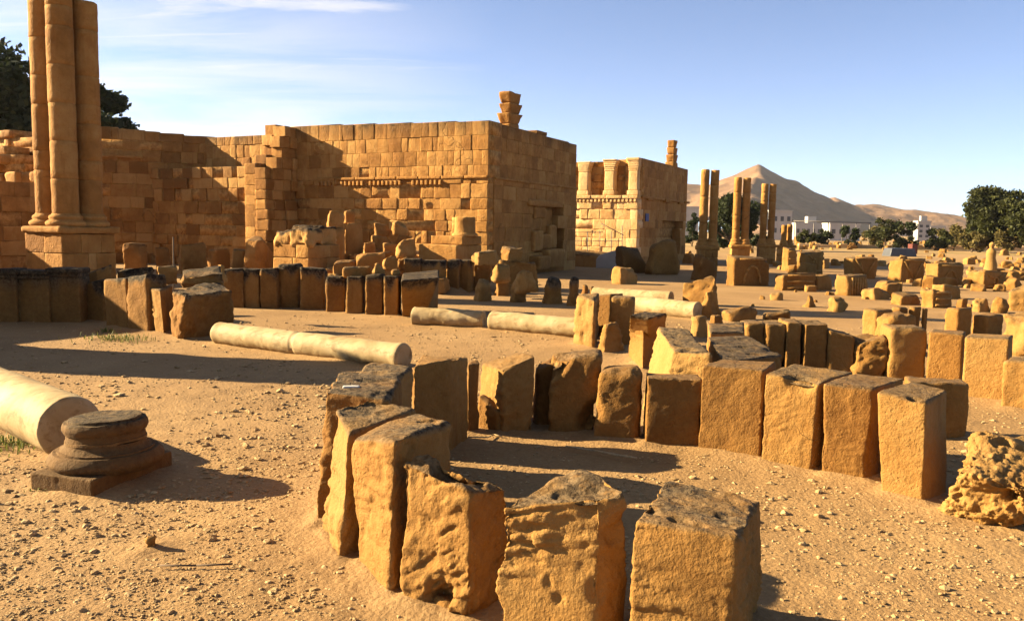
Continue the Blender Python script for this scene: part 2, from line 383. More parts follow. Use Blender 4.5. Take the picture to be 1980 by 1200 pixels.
M['white'] = plain('white_render', (0.36, 0.34, 0.31), 0.9, 0.08, 0.5)
M['whitegrey'] = plain('grey_concrete', (0.36, 0.32, 0.26), 0.9, 0.1, 2)
M['window'] = plain('dark_window', (0.07, 0.072, 0.075), 0.3, 0.2, 1)
M['sign'] = plain('blue_enamel', (0.02, 0.035, 0.13), 0.5, 0.1, 3)
M['signmark'] = plain('pale_paint', (0.55, 0.5, 0.42), 0.6, 0.1, 3)
M['rust'] = plain('dark_red_paint', (0.10, 0.03, 0.022), 0.7, 0.3, 3)
def hill_material():
    m, t, b = newmat('desert_hill'); P = worldpos(t)
    mp = t.nodes.new('ShaderNodeMapping'); mp.inputs['Scale'].default_value = (1, 1, 3.0); t.links.new(P, mp.inputs[0])
    n = noise(t, mp.outputs[0], 0.02, 8, 0.6, 0.3); c = ramp(t, n, [(0.32, (0.121, 0.069, 0.034)), (0.55, (0.174, 0.102, 0.052)), (0.75, (0.218, 0.138, 0.077))])
    t.links.new(c, b.inputs['Base Color']); bump(t, b, noise(t, mp.outputs[0], 0.05, 8, 0.65), 0.8, 6.0); return m
M['hill'] = hill_material()
# ---------------------------------------------------------------- builders
FOOT = []
_seed = [11]
def nseed():
    _seed[0] += 1; return _seed[0]
SINK = 0.07
def res_for(d): return max(0.0095, 0.0030 * d)
def finish(name, c8, label, cat, group, mat='stone', parent=None, tint=None, hd=None, **kw):
    c8 = np.asarray(c8, float); d = hd or max(1.5, float(c8[:, 1].min()))
    s = kw.pop('seed', None) or nseed()
    v, f, st = rbox(c8, res=kw.pop('res', res_for(d)), seed=s, **kw)
    if d < 19 and c8[:4, 2].max() < 0.02: FOOT.append(c8[:4, :2].copy())
    if 'cut' not in kw: kw['cut'] = 2; kw['cutd'] = (.86, .97)
    if tint is None: tint = 0.5 + 0.45 * math.sin(s * 12.9898)
    else: tint = min(1, max(0, tint + 0.16 * math.sin(s * 78.233)))
    o = mesh_obj(name, v, f, M[mat], None, True, {'tint': np.full(len(v), tint), 'stain': st})
    if parent is None:
        recentre(o, [c8[:4, 0].mean(), c8[:4, 1].mean(), c8[:4, 2].mean()]); tag(o, label, cat, group)
    else:
        me = o.data; recentre(o, np.array(parent.location)); o.location = (0, 0, 0); o.parent = parent
    return o
def backdir(FL, FR, turn=0.0):
    u = FR[:2] - FL[:2]; u = u / np.linalg.norm(u); nb = np.array([-u[1], u[0]])
    if nb[1] < 0: nb = -nb
    a = math.radians(turn); return np.array([nb[0] * math.cos(a) - nb[1] * math.sin(a), nb[0] * math.sin(a) + nb[1] * math.cos(a), 0])
def blk(name, label, cat, group, xl, xr, ytl, ytr, ybl, ybr, t, turn=0.0, dzb=0.0, taper=0.0, **kw):
    """upright block given by the outline of its front face in the photograph's pixels, standing on the ground"""
    FL = T(xl, ybl); FR = T(xr, ybr)
    zl = zat(xl, ytl, FL); zr = zat(xr, ytr, FR)
    nb = backdir(FL, FR, turn) * t
    dn = np.array([0, 0, -SINK])
    tl = FL + [0, 0, zl]; tr = FR + [0, 0, zr]
    ins = (FR - FL) * taper
    c8 = [FL + dn, FR + dn, FR + nb + dn, FL + nb + dn, tl + ins, tr - ins, tr + nb - ins + [0, 0, dzb], tl + nb + ins + [0, 0, dzb]]
    kw.setdefault('r', 0.04); kw.setdefault('amp', 0.025); kw.setdefault('rough', 0.012)
    return finish(name, c8, label, cat, group, **kw)
def hx(name, label, cat, group, top, base=(None,) * 4, **kw):
    """block from the four corners of its top (px, py, height) and, where they show, of its base (px, py)"""
    tp = [T(*q) for q in top]
    bt = []
    for q, tq in zip(base, tp):
        b = np.array([tq[0], tq[1], 0.0]) if q is None else (T(*q) if len(q) == 2 else np.array([tq[0] + q[0], tq[1] + q[1], 0.0]))
        bt.append(b + [0, 0, -SINK])
    kw.setdefault('r', 0.05); kw.setdefault('amp', 0.03); kw.setdefault('rough', 0.02)
    return finish(name, bt + tp, label, cat, group, **kw)
def box8(cen, wdt, dep, z0, z1, yaw, top_scale=1.0, tilt=(0, 0)):
    a = math.radians(yaw); ux = np.array([math.cos(a), math.sin(a), 0]); uy = np.array([-math.sin(a), math.cos(a), 0])
    out = []
    for z, s in ((z0, 1.0), (z1, top_scale)):
        for sx, sy in ((-1, -1), (1, -1), (1, 1), (-1, 1)):
            zz = z + (tilt[0] * sx + tilt[1] * sy if s is not None and z == z1 else 0)
            out.append(np.array([cen[0], cen[1], 0]) + ux * sx * wdt / 2 * s + uy * sy * dep / 2 * s + [0, 0, zz])
    return out
def gbox(name, label, cat, group, xl, xr, yt, yb, dep=0.6, yaw=28, top_scale=1.0, tilt=(0, 0), d=None, z0=None, parent=None, **kw):
    """turned block from its pixel extent; dep = depth / width; yb = row of its nearest ground corner (or its lower edge when d is given)"""
    xm = (xl + xr) / 2
    if d is None:
        d = float(T(xm, yb)[1]); zb = -SINK
    else:
        zb = EYE[2] - (yb - HZ(xm)) * d / FPX
    W = (xr - xl) * d / FPX
    a = math.radians(yaw); k = abs(math.cos(a)) + dep * abs(math.sin(a)); wdt = W / k; D = wdt * dep
    dc = d + (wdt * abs(math.sin(a)) + D * abs(math.cos(a))) / 2
    z1 = EYE[2] - (yt - HZ(xm)) * dc / FPX
    if z0 is not None: zb = z0
    c = PD(xm, yb, dc)
    if d > 17:
        kw.setdefault('r', 0.10 * min(1, wdt)); kw.setdefault('amp', 0.085 * min(1, wdt)); kw.setdefault('rough', 0.045); kw.setdefault('edge', 1.5); kw.setdefault('cut', 5); kw.setdefault('cutd', (.62, .92)); kw.setdefault('res', min(0.11, 0.0027 * d))
        hs_ = math.sin(xl * 3.7 + yt * 1.3); tilt = (tilt[0] + 0.05 * hs_ * wdt, tilt[1] + 0.04 * math.cos(xr * 2.1) * wdt)
    kw.setdefault('r', 0.05); kw.setdefault('amp', 0.03); kw.setdefault('rough', 0.015)
    c8 = box8(c, wdt, D, zb, z1, yaw, top_scale, tilt)
    return finish(name, c8, label, cat, group, parent=parent, hd=d, **kw)
def rock(name, label, cat, group, xl, xr, yt, yb, **kw):
    kw.setdefault('r', 0.35 * (xr - xl) * (kw.get('d') or float(T((xl + xr) / 2, yb)[1])) / FPX)
    kw.setdefault('amp', 0.13 * (xr - xl) * (kw.get('d') or float(T((xl + xr) / 2, yb)[1])) / FPX); kw.setdefault('rough', 0.03); kw.setdefault('edge', 0.9)
    kw.setdefault('top_scale', 0.72); kw.setdefault('dep', 0.85); kw.setdefault('topst', 0.5)
    return gbox(name, label, cat, group, xl, xr, yt, yb, **kw)

def lathe(mb, p0, axis, prof, segs=28, nz=0.01, seed=0, tint=0.5, stain=None, sq=None):
    """surface of revolution: prof = [(along, radius)...] from p0 along axis"""
    p0 = np.asarray(p0, float); ax = np.asarray(axis, float); ax /= np.linalg.norm(ax)
    ref = np.array([0, 0, 1.0]) if abs(ax[2]) < 0.9 else np.array([1.0, 0, 0])
    e1 = np.cross(ref, ax); e1 /= np.linalg.norm(e1); e2 = np.cross(ax, e1)
    th = np.linspace(0, 2 * math.pi, segs, endpoint=False)
    V = []
    for z, r in prof:
        V.append(p0 + ax * z + (np.cos(th)[:, None] * e1 + np.sin(th)[:, None] * e2) * r)
    V = np.concatenate(V)
    n = len(prof)
    i, j = np.meshgrid(np.arange(n - 1), np.arange(segs), indexing='ij'); i = i.ravel(); j = j.ravel(); k = (j + 1) % segs
    Fc = np.stack([i * segs + j, i * segs + k, (i + 1) * segs + k, (i + 1) * segs + j], 1)
    if nz:
        c = p0 + ((V - p0) @ ax)[:, None] * ax; d = V - c; rr = np.linalg.norm(d, axis=1, keepdims=True)
        V = V + d / np.maximum(rr, 1e-6) * np.minimum(1, rr / 0.05) * (nz * (fbm(V * 3 + seed, 3) * 1.2 + 0.5 * fbm(V * 14 + seed, 3)))[:, None]
        V = V + ax * (nz * 1.2 * fbm(V * 9 + seed + 50, 3))[:, None] * np.where(np.isin(np.arange(len(V)) // segs, (0, 1, 2, n - 3, n - 2, n - 1)), 1, 0)[:, None]
    mb.add(V, Fc, tint, 0.0 if stain is None else stain(V)); return V
def turned(mb, p0, axis, sections, segs, nz, seed, tint, stain=None):
    """crisp mouldings: each section of the profile keeps its own edge"""
    for k, pr in enumerate(sections): lathe(mb, p0, axis, pr, segs, nz, seed, tint, stain)
def shaft_prof(L, r0, r1, step, endr=0.02, lip=0.0):
    n = max(4, int(L / step)); pr = [(0.03, 0.0), (0.015, r0 * 0.35), (0.005, r0 * 0.7), (0.0, r0 - endr), (endr * 0.4, r0 - endr * 0.2)]
    for k in range(n + 1):
        s = k / n; pr.append((endr + (L - 2 * endr) * s, r0 + (r1 - r0) * s + (lip if s < 0.03 or s > 0.97 else 0)))
    pr += [(L - endr * 0.4, r1 - endr * 0.2), (L, r1 - endr), (L - 0.005, r1 * 0.7), (L - 0.012, r1 * 0.35), (L - 0.02, 0.0)]
    return pr
def lying_shaft(name, label, group, P0, P1, r0, r1, crack=None, nz=0.012, lip=0.0, segs=40, step=0.04, bury=0.10):
    P0 = np.array([P0[0], P0[1], r0 * (1 - bury)]); P1 = np.array([P1[0], P1[1], r1 * (1 - bury)])
    L = np.linalg.norm(P1 - P0); pr = shaft_prof(L, r0, r1, step, 0.02, lip)
    if crack:
        pr = [(z, r * (1 - 0.15 * math.exp(-((z - crack * L) / 0.022) ** 2)) if 0.1 < z < L - .1 else r) for z, r in pr]
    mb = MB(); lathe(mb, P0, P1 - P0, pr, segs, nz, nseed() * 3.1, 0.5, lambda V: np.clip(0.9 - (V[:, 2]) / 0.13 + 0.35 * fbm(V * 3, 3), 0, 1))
    ud = (P1 - P0)[:2] / L; nd_ = np.array([-ud[1], ud[0]]) * r0 * .55
    FOOT.append(np.array([P0[:2] + nd_, P1[:2] + nd_, P1[:2] - nd_, P0[:2] - nd_]))
    o = mb.build(name, M['marble'], origin=(P0 + P1) / 2); tag(o, label, 'column shaft', group); orient_fix(o); return o

# ashlar walling: real blocks laid in courses
def wall_mesh(mb, p0, p1, top, z0=-0.1, course=(0.38, 0.5), bw=(0.45, 0.95), depth=0.42, thick=1.0, prot=0.018, seed=1, skip=None, smooth_top=True,
              r=0.014, u0=0.0, core=True, tintv=1.0, base_prot=None, wear=None, stain_top=0.5):
    """p0->p1 in plan; the face looks to the right-hand side of that direction"""
    rng = random.Random(seed)
    p0 = np.array([p0[0], p0[1], 0.0]); p1 = np.array([p1[0], p1[1], 0.0]); Lw = np.linalg.norm(p1 - p0); u = (p1 - p0) / Lw; n = np.array([u[1], -u[0], 0])
    zmax = max(top(Lw * k / 40) for k in range(41)); z = z0
    up = np.array([0, 0, 1.0])
    while z < zmax - 0.03:
        h = rng.uniform(*course); z1 = z + h
        if smooth_top and zmax - z1 < 0.2: z1 = zmax
        a = u0 - rng.uniform(0, bw[0]) * 0.5; spans = []
        while a < Lw - 1e-6:
            b = a + rng.uniform(*bw) * (1.0 if rng.random() > 0.18 else 0.55)
            if Lw - b < bw[0] * 0.6: b = Lw
            aa = max(a, u0); bb = min(b, Lw)
            if bb - aa > 0.08:
                um = (aa + bb) / 2; tt = top(um)
                za, zb = z, z1
                if smooth_top: zb = min(zb, tt)
                ok = (zb - za > 0.08) if smooth_top else ((z + z1) / 2 < tt)
                if ok:
                    spans.append((aa, bb, zb))
                    if not (skip and skip(um, (za + zb) / 2)):
                        zm_ = (za + zb) / 2; wv = wear(um, zm_) if wear else 0.35; wv = min(1, max(0, wv + 0.5 * float(vnoise(np.array([[um * .7 + seed, zm_ * .9, seed * 1.7]]))[0]) + rng.gauss(0, .12)))
                        pr = rng.gauss(0, prot * (1 + 1.5 * wv)) - (0.10 * rng.random() if wv > .55 and rng.random() < .25 else 0) + (base_prot(um, zm_) if base_prot else 0)
                        q = lambda uu, dd, zz: p0 + u * uu + n * dd + up * zz
                        g = 0.003
                        c8 = [q(aa + g, pr, za + g), q(bb - g, pr, za + g), q(bb - g, -depth, za + g), q(aa + g, -depth, za + g),
                              q(aa + g, pr, zb - g), q(bb - g, pr, zb - g), q(bb - g, -depth, zb - g), q(aa + g, -depth, zb - g)]
                        v, f, _ = rbox(c8, res=0.16 if wv < .5 else .10, r=r + .045 * max(0, wv - .3), amp=0.006 + .05 * max(0, wv - .25), rough=0.03 * max(0, wv - .4), seed=rng.random() * 90, topst=0, edge=1.3, maxn=4 if wv < .5 else 8)
                        td = np.clip(1 - (tt - v[:, 2]) / 0.7, 0, 1) * stain_top
                        mb.add(v, f, min(1, max(0, 0.5 + tintv * rng.gauss(0, 0.3))), np.clip(td * (0.7 + 0.8 * vnoise(v * np.array([2.5, 2.5, 0.4]))), 0, 1))
            a = b
        if core and spans:
            # merge the spans of the course into core pieces of equal top
            run = [spans[0][0], spans[0][1], spans[0][2]]
            runs = []
            for s in spans[1:]:
                if abs(s[0] - run[1]) < 1e-6 and abs(s[2] - run[2]) < 0.04: run[1] = s[1]
                else: runs.append(run); run = [s[0], s[1], s[2]]
            runs.append(run)
            for (ra, rb, rz) in runs:
                q = lambda uu, dd, zz: p0 + u * uu + n * dd + up * zz
                ra2, rb2, zt = ra, rb, rz
                c8 = [q(ra2, -0.04 if not skip else -depth + .02, z), q(rb2, -0.04 if not skip else -depth + .02, z), q(rb2, -thick, z), q(ra2, -thick, z),
                      q(ra2, -0.04 if not skip else -depth + .02, zt), q(rb2, -0.04 if not skip else -depth + .02, zt), q(rb2, -thick, zt), q(ra2, -thick, zt)]
                v = np.array(c8); f = [[0, 1, 5, 4], [1, 2, 6, 5], [2, 3, 7, 6], [3, 0, 4, 7], [4, 5, 6, 7], [3, 2, 1, 0]]
                mb.add(v, f, 0.3, 0.0)
        z = z1
def course_box(mb, p0, u, n, a, b, d0, d1, z0, z1, tint=0.5, stain=0.0, r=0.03, res=0.2, amp=0.01, seed=None, maxn=14):
    up = np.array([0, 0, 1.0]); q = lambda uu, dd, zz: p0 + u * uu + n * dd + up * zz
    c8 = [q(a, d1, z0), q(b, d1, z0), q(b, d0, z0), q(a, d0, z0), q(a, d1, z1), q(b, d1, z1), q(b, d0, z1), q(a, d0, z1)]
    v, f, _ = rbox(c8, res=res, r=r, amp=amp, rough=0, seed=seed or nseed(), topst=0, maxn=maxn); mb.add(v, f, tint, stain)

def bar(mb, a, b, r, tint=0.5, sides=6):
    a = np.asarray(a, float); b = np.asarray(b, float); L = np.linalg.norm(b - a)
    lathe(mb, a, b - a, [(0, 0.0), (0, r), (L, r), (L, 0.0)], sides, 0, 0, tint)

# ---------------------------------------------------------------- ground and hills
def gz(x, y):
    r = np.hypot(x, y); k = np.clip(1 - (r - 10) / 22, 0, 1)
    p = np.stack([x, y, np.zeros_like(x)], 1)
    return k * 0.035 * fbm(p * 0.7, 3) + k * 0.012 * fbm(p * 3.1 + 7, 3)
def make_ground():
    th = np.concatenate([np.linspace(math.radians(-52), math.radians(52), 560), np.linspace(math.radians(52), math.radians(308), 70)[1:]])
    rs = np.concatenate([[0.3], 2.2 * (3.0 / 2.2) ** np.linspace(0, 1, 6), 3.0 * (30 / 3.0) ** np.linspace(0, 1, 420)[1:], 30 * (6500 / 30) ** np.linspace(0, 1, 60)[1:]])
    nt_, nr = len(th), len(rs)
    Rr, Th = np.meshgrid(rs, th, indexing='ij'); x = (Rr * np.sin(Th)).ravel(); y = (Rr * np.cos(Th)).ravel()
    z = gz(x, y); r = np.hypot(x, y)
    k = np.clip(1 - (r - 9) / 9, 0, 1); sel = k > 0
    if sel.any():
        p = np.stack([x[sel], y[sel], np.zeros(sel.sum())], 1)
        z[sel] += k[sel] * (0.006 * fbm(p * 9, 3) + 0.005 * np.maximum(0, vnoise(p * 34) - 0.2))
    # soil banked against the feet of the stones
    near = np.where((r < 21) & (np.abs(x) < 17) & (y > 1))[0]; bank = np.zeros(len(near)); xy = np.stack([x[near], y[near]], 1)
    for q in FOOT:
        c = q.mean(0); R = np.max(np.linalg.norm(q - c, axis=1)) + 0.35
        m = np.where(np.abs(xy - c).max(1) < R)[0]
        if not len(m): continue
        p = xy[m]; dmin = np.full(len(m), 9.0); ins = np.ones(len(m), bool); sg = 0
        area = sum(q[k][0] * q[(k + 1) % 4][1] - q[(k + 1) % 4][0] * q[k][1] for k in range(4))
        for k in range(4):
            a, b = q[k], q[(k + 1) % 4]; ab = b - a; t = np.clip(((p - a) @ ab) / max(ab @ ab, 1e-9), 0, 1)
            dmin = np.minimum(dmin, np.linalg.norm(p - a - t[:, None] * ab, axis=1))
            cr = ab[0] * (p[:, 1] - a[1]) - ab[1] * (p[:, 0] - a[0]); ins &= (cr * area > 0)
        dmin[ins] = 0
        wob = 0.5 + 0.7 * np.clip(fbm(np.concatenate([p * 3.3, np.zeros((len(m), 1))], 1), 2) + 0.45, 0, 1.2)
        bank[m] = np.maximum(bank[m], 0.036 * wob * np.exp(-(dmin / 0.085)))
    z[near] += bank
    i, j = np.meshgrid(np.arange(nr - 1), np.arange(nt_ - 1), indexing='ij'); i = i.ravel(); j = j.ravel()
    f = np.stack([i * nt_ + j, i * nt_ + j + 1, (i + 1) * nt_ + j + 1, (i + 1) * nt_ + j], 1)[:, ::-1]
    o = mesh_obj('ground', np.stack([x, y, z], 1), f, M['ground'])
    tag(o, None, None, None, 'structure'); return o
def make_gravel():
    rng = np.random.default_rng(5); n = 46000
    base = np.array([[0, 0, 1], [1, 0, 0], [0, 1, 0], [-1, 0, 0], [0, -1, 0], [0, 0, -1]], float)
    # octahedra cut once: 18 verts
    tri = [(0, 1, 2), (0, 2, 3), (0, 3, 4), (0, 4, 1), (5, 2, 1), (5, 3, 2), (5, 4, 3), (5, 1, 4)]
    vs_ = [tuple(b) for b in base]; fs = []
    def midp(a, b):
        m = (np.array(vs_[a]) + np.array(vs_[b])); m /= np.linalg.norm(m); m = tuple(m)
        if m in vs_: return vs_.index(m)
        vs_.append(m); return len(vs_) - 1
    for a, b, c in tri:
        ab, bc, ca = midp(a, b), midp(b, c), midp(c, a); fs += [(a, ab, ca), (ab, b, bc), (ca, bc, c), (ab, bc, ca)]
    B = np.array(vs_); Fs = np.array(fs)
    pts = []
    while len(pts) < n:
        m = 40000
        r = 3.0 * (20 / 3.0) ** rng.random(m); t = np.radians(rng.uniform(-38, 38, m)); x = r * np.sin(t); y = r * np.cos(t)
        p = np.stack([x, y, np.zeros(m)], 1)
        dens = 0.5 + 0.9 * fbm(p * 0.8 + 4, 3) + 0.35 * ((x < -1.2) & (r < 8)) + 0.25 * fbm(p * 4, 2)
        keep = rng.random(m) < np.clip(dens, 0.06, 1) * np.clip(4.6 / r, 0.1, 1)
        pts += list(p[keep])
    pts = np.array(pts[:n]); r = np.hypot(pts[:, 0], pts[:, 1])
    size = np.clip(np.exp(rng.normal(math.log(0.0044), 0.55, n)), 0.003, 0.022) * np.clip(r / 4.5, 1, 2)
    z = gz(pts[:, 0], pts[:, 1])
    V = B[None] * size[:, None, None] * np.stack([rng.uniform(0.7, 1.4, n), rng.uniform(0.7, 1.4, n), rng.uniform(0.35, 0.7, n)], 1)[:, None, :]
    V = V * (1 + 0.22 * rng.normal(size=(n, len(B), 1)))
    a = rng.uniform(0, 6.28, n); ca, sa = np.cos(a)[:, None], np.sin(a)[:, None]
    X = V[:, :, 0] * ca - V[:, :, 1] * sa; Y = V[:, :, 0] * sa + V[:, :, 1] * ca
    V = np.stack([X, Y, V[:, :, 2]], 2) + np.stack([pts[:, 0], pts[:, 1], z + size * 0.25], 1)[:, None, :]
    Fc = (Fs[None] + (np.arange(n) * len(B))[:, None, None]).reshape(-1, 3)
    o = mesh_obj('gravel', V.reshape(-1, 3), Fc, M['pebble'], None, False, {'tint': np.repeat(rng.random(n), len(B)), 'stain': np.zeros(n * len(B))})
    tag(o, 'small stones and grit lying over the sandy ground', 'gravel', None, 'stuff')
def hill(name, P, h, sl, sr, sf, x0, x1, y0, y1, res, seed, extra=None, rid=0.06, pyr=True):
    xs = np.arange(x0, x1 + res, res); ys = np.arange(y0, y1 + res, res); X, Y = np.meshgrid(xs, ys, indexing='ij'); x = X.ravel(); y = Y.ravel()
    p = np.stack([x, y, np.zeros_like(x)], 1)
    wk = np.clip(np.hypot(x - P[0], y - P[1]) / 170 - .12, 0, 1); wx = wk * 22 * fbm(p * 0.008 + seed, 3)
    dx = x - P[0] + wx; dy = y - P[1] + wk * 22 * fbm(p * 0.008 + seed + 40, 3)
    ax = np.where(dx < 0, sl, sr) * dx; ay = np.where(dy < 0, sf, 0.35) * dy
    if pyr:
        # faceted peak with a sharp spur running down towards the court
        qx = dx; qy = dy
        z = h - np.maximum.reduce([sl * (-qx - 0.15 * qy), sr * 1.22 * (0.8 * qx - 0.6 * qy), sr * 1.2 * (0.8 * qx + 0.6 * qy), 0.45 * (qy - 0.2 * qx)])
    else: z = h - np.sqrt(ax * ax + ay * ay)
    if extra is not None: z = np.maximum(z, extra(x, y, wx))
    rg = 1 - np.abs(fbm(p * 0.011 + seed + 9, 4)) * 2
    k = np.clip((h - z) / 25, 0, 1)
    z = z + k * h * rid * (rg - 0.85) + k * 2.0 * fbm(p * 0.05, 3)
    z = np.maximum(z, -3)
    nx, ny = len(xs), len(ys)
    i, j = np.meshgrid(np.arange(nx - 1), np.arange(ny - 1), indexing='ij'); i = i.ravel(); j = j.ravel()
    f = np.stack([i * ny + j, (i + 1) * ny + j, (i + 1) * ny + j + 1, i * ny + j + 1], 1)
    o = mesh_obj(name, np.stack([x, y, z], 1), f, M['hill']); tag(o, None, None, None, 'structure'); return o
def pk(px, py, Y):
    q = PD(px, py, Y); return (q[0], q[1]), q[2]
(P1_, h1) = pk(1467, 319, 1500.0)
def shoulder(x, y, wx):
    dx = x - (P1_[0] - 133) + wx; dy = y - 1500
    return 87 - np.sqrt((np.where(dx < 0, 0.15, 0.10) * dx) ** 2 + (0.36 * dy) ** 2)
hill('mountain', P1_, h1 + 2, 0.46, 0.475, 0.44, -250, 900, 1130, 1700, 5.0, 2, shoulder)
(P2_, h2) = pk(1612, 380, 1800.0)
hill('hill', P2_, h2, 0.40, 0.33, 0.40, 450, 1050, 1500, 2000, 8.0, 5)
(P3_, h3) = pk(1690, 393, 2300.0)
def ridge3(x, y, wx):
    px = 990 + 1600 * x / y
    hh = np.interp(px, [1500, 1600, 1660, 1700, 1760, 1800, 1850, 1900, 2050], [40, 60, 80, 82, 74, 62, 52, 40, 20])
    return hh - 0.45 * np.abs(y - 2300) + 6 * fbm(np.stack([x, y, 0 * x], 1) * 0.02, 3)
hill('hill', P3_, h3, 0.16, 0.16, 0.45, 700, 1650, 2080, 2480, 9.0, 8, ridge3, 0.16, False)
# ---------------------------------------------------------------- the palace walls
DL = np.array([-0.885, 0.466, 0]); DL /= np.linalg.norm(DL)
DR = np.array([-DL[1] * -1, -DL[0], 0])          # (0.466, 0.885): along the gate front
NOUT = -DR                                        # out of the long wall, towards the court
CA = np.array([-1.05, 33.7, 0])
hall = empty('palace_hall', CA, 'large ochre ashlar palace wall block with stepped merlon on its roof edge', 'ruined building')
def topA(u):
    return float(np.interp(16 - u, [0, 9.8, 10.9, 11.0, 16], [6.25, 6.45, 6.45, 6.12, 6.14]))
mb = MB()
def rag(u, z):
    t = 16 - u
    return -0.16 if (3.0 < t < 4.2 and 1.9 < z < 2.5) or (6.2 < t < 7.0 and 2.9 < z < 3.3) else 0.0
wall_mesh(mb, CA + DL * 16, CA, lambda u: 4.0, seed=3, thick=1.1, base_prot=rag, wear=lambda u, z: .62 + (.25 if u < 6 else 0), tintv=0.9, prot=0.014, bw=(0.42, 1.1), course=(0.42, 0.6), stain_top=0)
wall_mesh(mb, CA + DL * 16, CA, topA, z0=4.0, seed=4, thick=1.1, wear=lambda u, z: .12 + (.5 if u < 6 else 0), tintv=0.75, prot=0.007, bw=(0.28, 0.66), course=(0.5, 0.6), stain_top=.9)
mb.build('long_wall', M['wall'], hall)
mb = MB()
for k in range(8): course_box(mb, CA, DL, NOUT, 0.02 + k * 1.12, 1.12 + k * 1.12 - 0.02, -0.1, 0.07 + 0.012 * math.sin(k * 5), 3.98, 4.10, 0.45 + 0.1 * math.sin(k * 3))
for k in range(30):
    t = 2.2 + k * 0.225
    if k in (7, 8, 17, 24): continue
    course_box(mb, CA, DL, NOUT, t, t + 0.12, -0.1, 0.10, 3.74, 3.93, 0.6, 0, 0.02)
mb.build('dentil_frieze', M['wall'], hall)
mb = MB()
def alc(u, z): return 3.55 < u < 6.75 and 0.75 < z < 3.05
wall_mesh(mb, CA + DR * 0.43, CA + DR * 8.85, lambda u: 4.02, seed=5, skip=alc, course=(0.45, 0.62), bw=(0.6, 1.2), prot=0.006, tintv=.55, wear=lambda u, z: .25, thick=1.6, depth=0.55, stain_top=0, base_prot=lambda u, z: 0.05)
wall_mesh(mb, CA + DR * 0.43, CA + DR * 8.85, lambda u: 6.25 - 0.012 * u, z0=4.03, seed=6, course=(0.52, 0.6), bw=(0.45, 0.9), prot=0.004, tintv=.55, wear=lambda u, z: .05, thick=0.9, stain_top=.8)
mb.build('gate_front', M['wall'], hall)
mb = MB(); 
for k in range(9): course_box(mb, CA, DR, -DL, 0.45 + k * 0.93, 0.45 + (k + 1) * 0.93 - 0.01, -0.1, 0.115, 3.96, 4.06, 0.5)
mb.build('string_course', M['wall'], hall)
mb = MB()
for (a, b, z0, z1, d1, tn) in ((3.45, 6.9, 3.0, 3.28, 0.2, 0.5), (3.6, 5.0, 1.9, 2.5, 0.02, 0.35), (5.0, 6.7, 0.2, 1.05, 0.45, 0.5), (3.7, 4.9, 0.15, 0.8, 0.6, 0.3), (5.3, 6.6, 1.8, 2.9, -0.2, 0.4), (3.9, 4.8, 1.0, 1.9, .22, .6), (4.9, 5.9, 1.05, 1.75, .12, .4), (5.9, 6.7, 1.1, 2.2, .05, .55), (4.2, 5.4, 2.45, 3.0, .08, .35)):
    course_box(mb, CA, DR, -DL, a, b, -0.5, d1, z0, z1, tn, 0.0, 0.09, 0.12, 0.05)
mb.build('alcove_stones', M['wall'], hall)
# solid body behind the faces, roof
mb = MB()
q = lambda t, s, z: CA + DL * t + DR * s + np.array([0, 0, z])
mb.add([q(15.5, 0.6, 0), q(0.75, 0.6, 0), q(0.75, 8.7, 0), q(15.5, 8.7, 0), q(15.5, 0.6, 5.9), q(0.75, 0.6, 5.9), q(0.75, 8.7, 5.9), q(15.5, 8.7, 5.9)],
       [[0, 1, 5, 4], [1, 2, 6, 5], [2, 3, 7, 6], [3, 0, 4, 7], [4, 5, 6, 7]], 0.4)
mb.build('roof_terrace', M['wall'], hall, smooth=False)
# far end wall of the gate front (faces the gate passage)
mb = MB(); wall_mesh(mb, CA + DR * 8.9 - DL * 0.0, CA + DR * 8.9 + DL * 6, lambda u: 6.2, seed=15, u0=0.45, thick=0.8)
mb.build('passage_wall', M['wall'], hall)
def merlon(parent, C, u, z0, wdt, dep, tiers):
    mb = MB(); z = z0
    for (h, s0, s1, off, tn) in tiers:
        a = math.degrees(math.atan2(DR[1], DR[0]))
        c = C + DR * (u + off)
        c8 = np.array(box8(c - np.array([0, 0, 0]) + DL * 0.3, wdt * s0, dep * s0, z, z + h, a, s1 / s0))
        v, f, st = rbox(c8, res=0.09, r=0.06, amp=0.05, rough=0.03, seed=nseed(), topst=0.3); mb.add(v, f, tn, st); z += h
    mb.build('stepped_merlon', M['wall'], parent)
merlon(hall, CA, 2.3, 6.1, 1.02, 0.62, ((0.30, 0.72, 0.8, 0.0, .4), (0.42, 0.72, 1.12, 0.0, .5), (0.42, 0.76, 1.04, 0.03, .35), (0.46, 0.72, 1.0, -0.02, .5)))
mb = MB(); course_box(mb, CA, DR, -DL, 4.4, 5.4, -0.6, 0.0, 6.2, 6.38, 0.4, 0.5, 0.04); mb.build('coping_stone', M['wall'], hall)
# broken cross wall that runs out of the long wall
WP = CA + DL * 10.1
mb = MB()
def tB(u): return 4.36 if u < 0.82 else (5.25 if u < 1.2 else 6.5)
wall_mesh(mb, WP + NOUT * 1.95, WP, tB, wear=lambda u, z: .5, seed=21, depth=0.66, thick=0.66, core=False, smooth_top=False, course=(0.42, 0.5), bw=(0.4, 0.75), prot=0.03, stain_top=0.2)
wall_mesh(mb, WP + DL * 0.67 + NOUT * 1.92, WP + DL * 0.67, lambda u: 4.75 if u < 0.7 else (4.9 if u < 1.3 else 6.3), wear=lambda u, z: .5, seed=23, depth=0.64, thick=0.64, core=False, smooth_top=False, course=(0.42, 0.5), bw=(0.4, 0.75), prot=0.03, stain_top=0.2)
mb.build('cross_wall', M['wall'], hall)
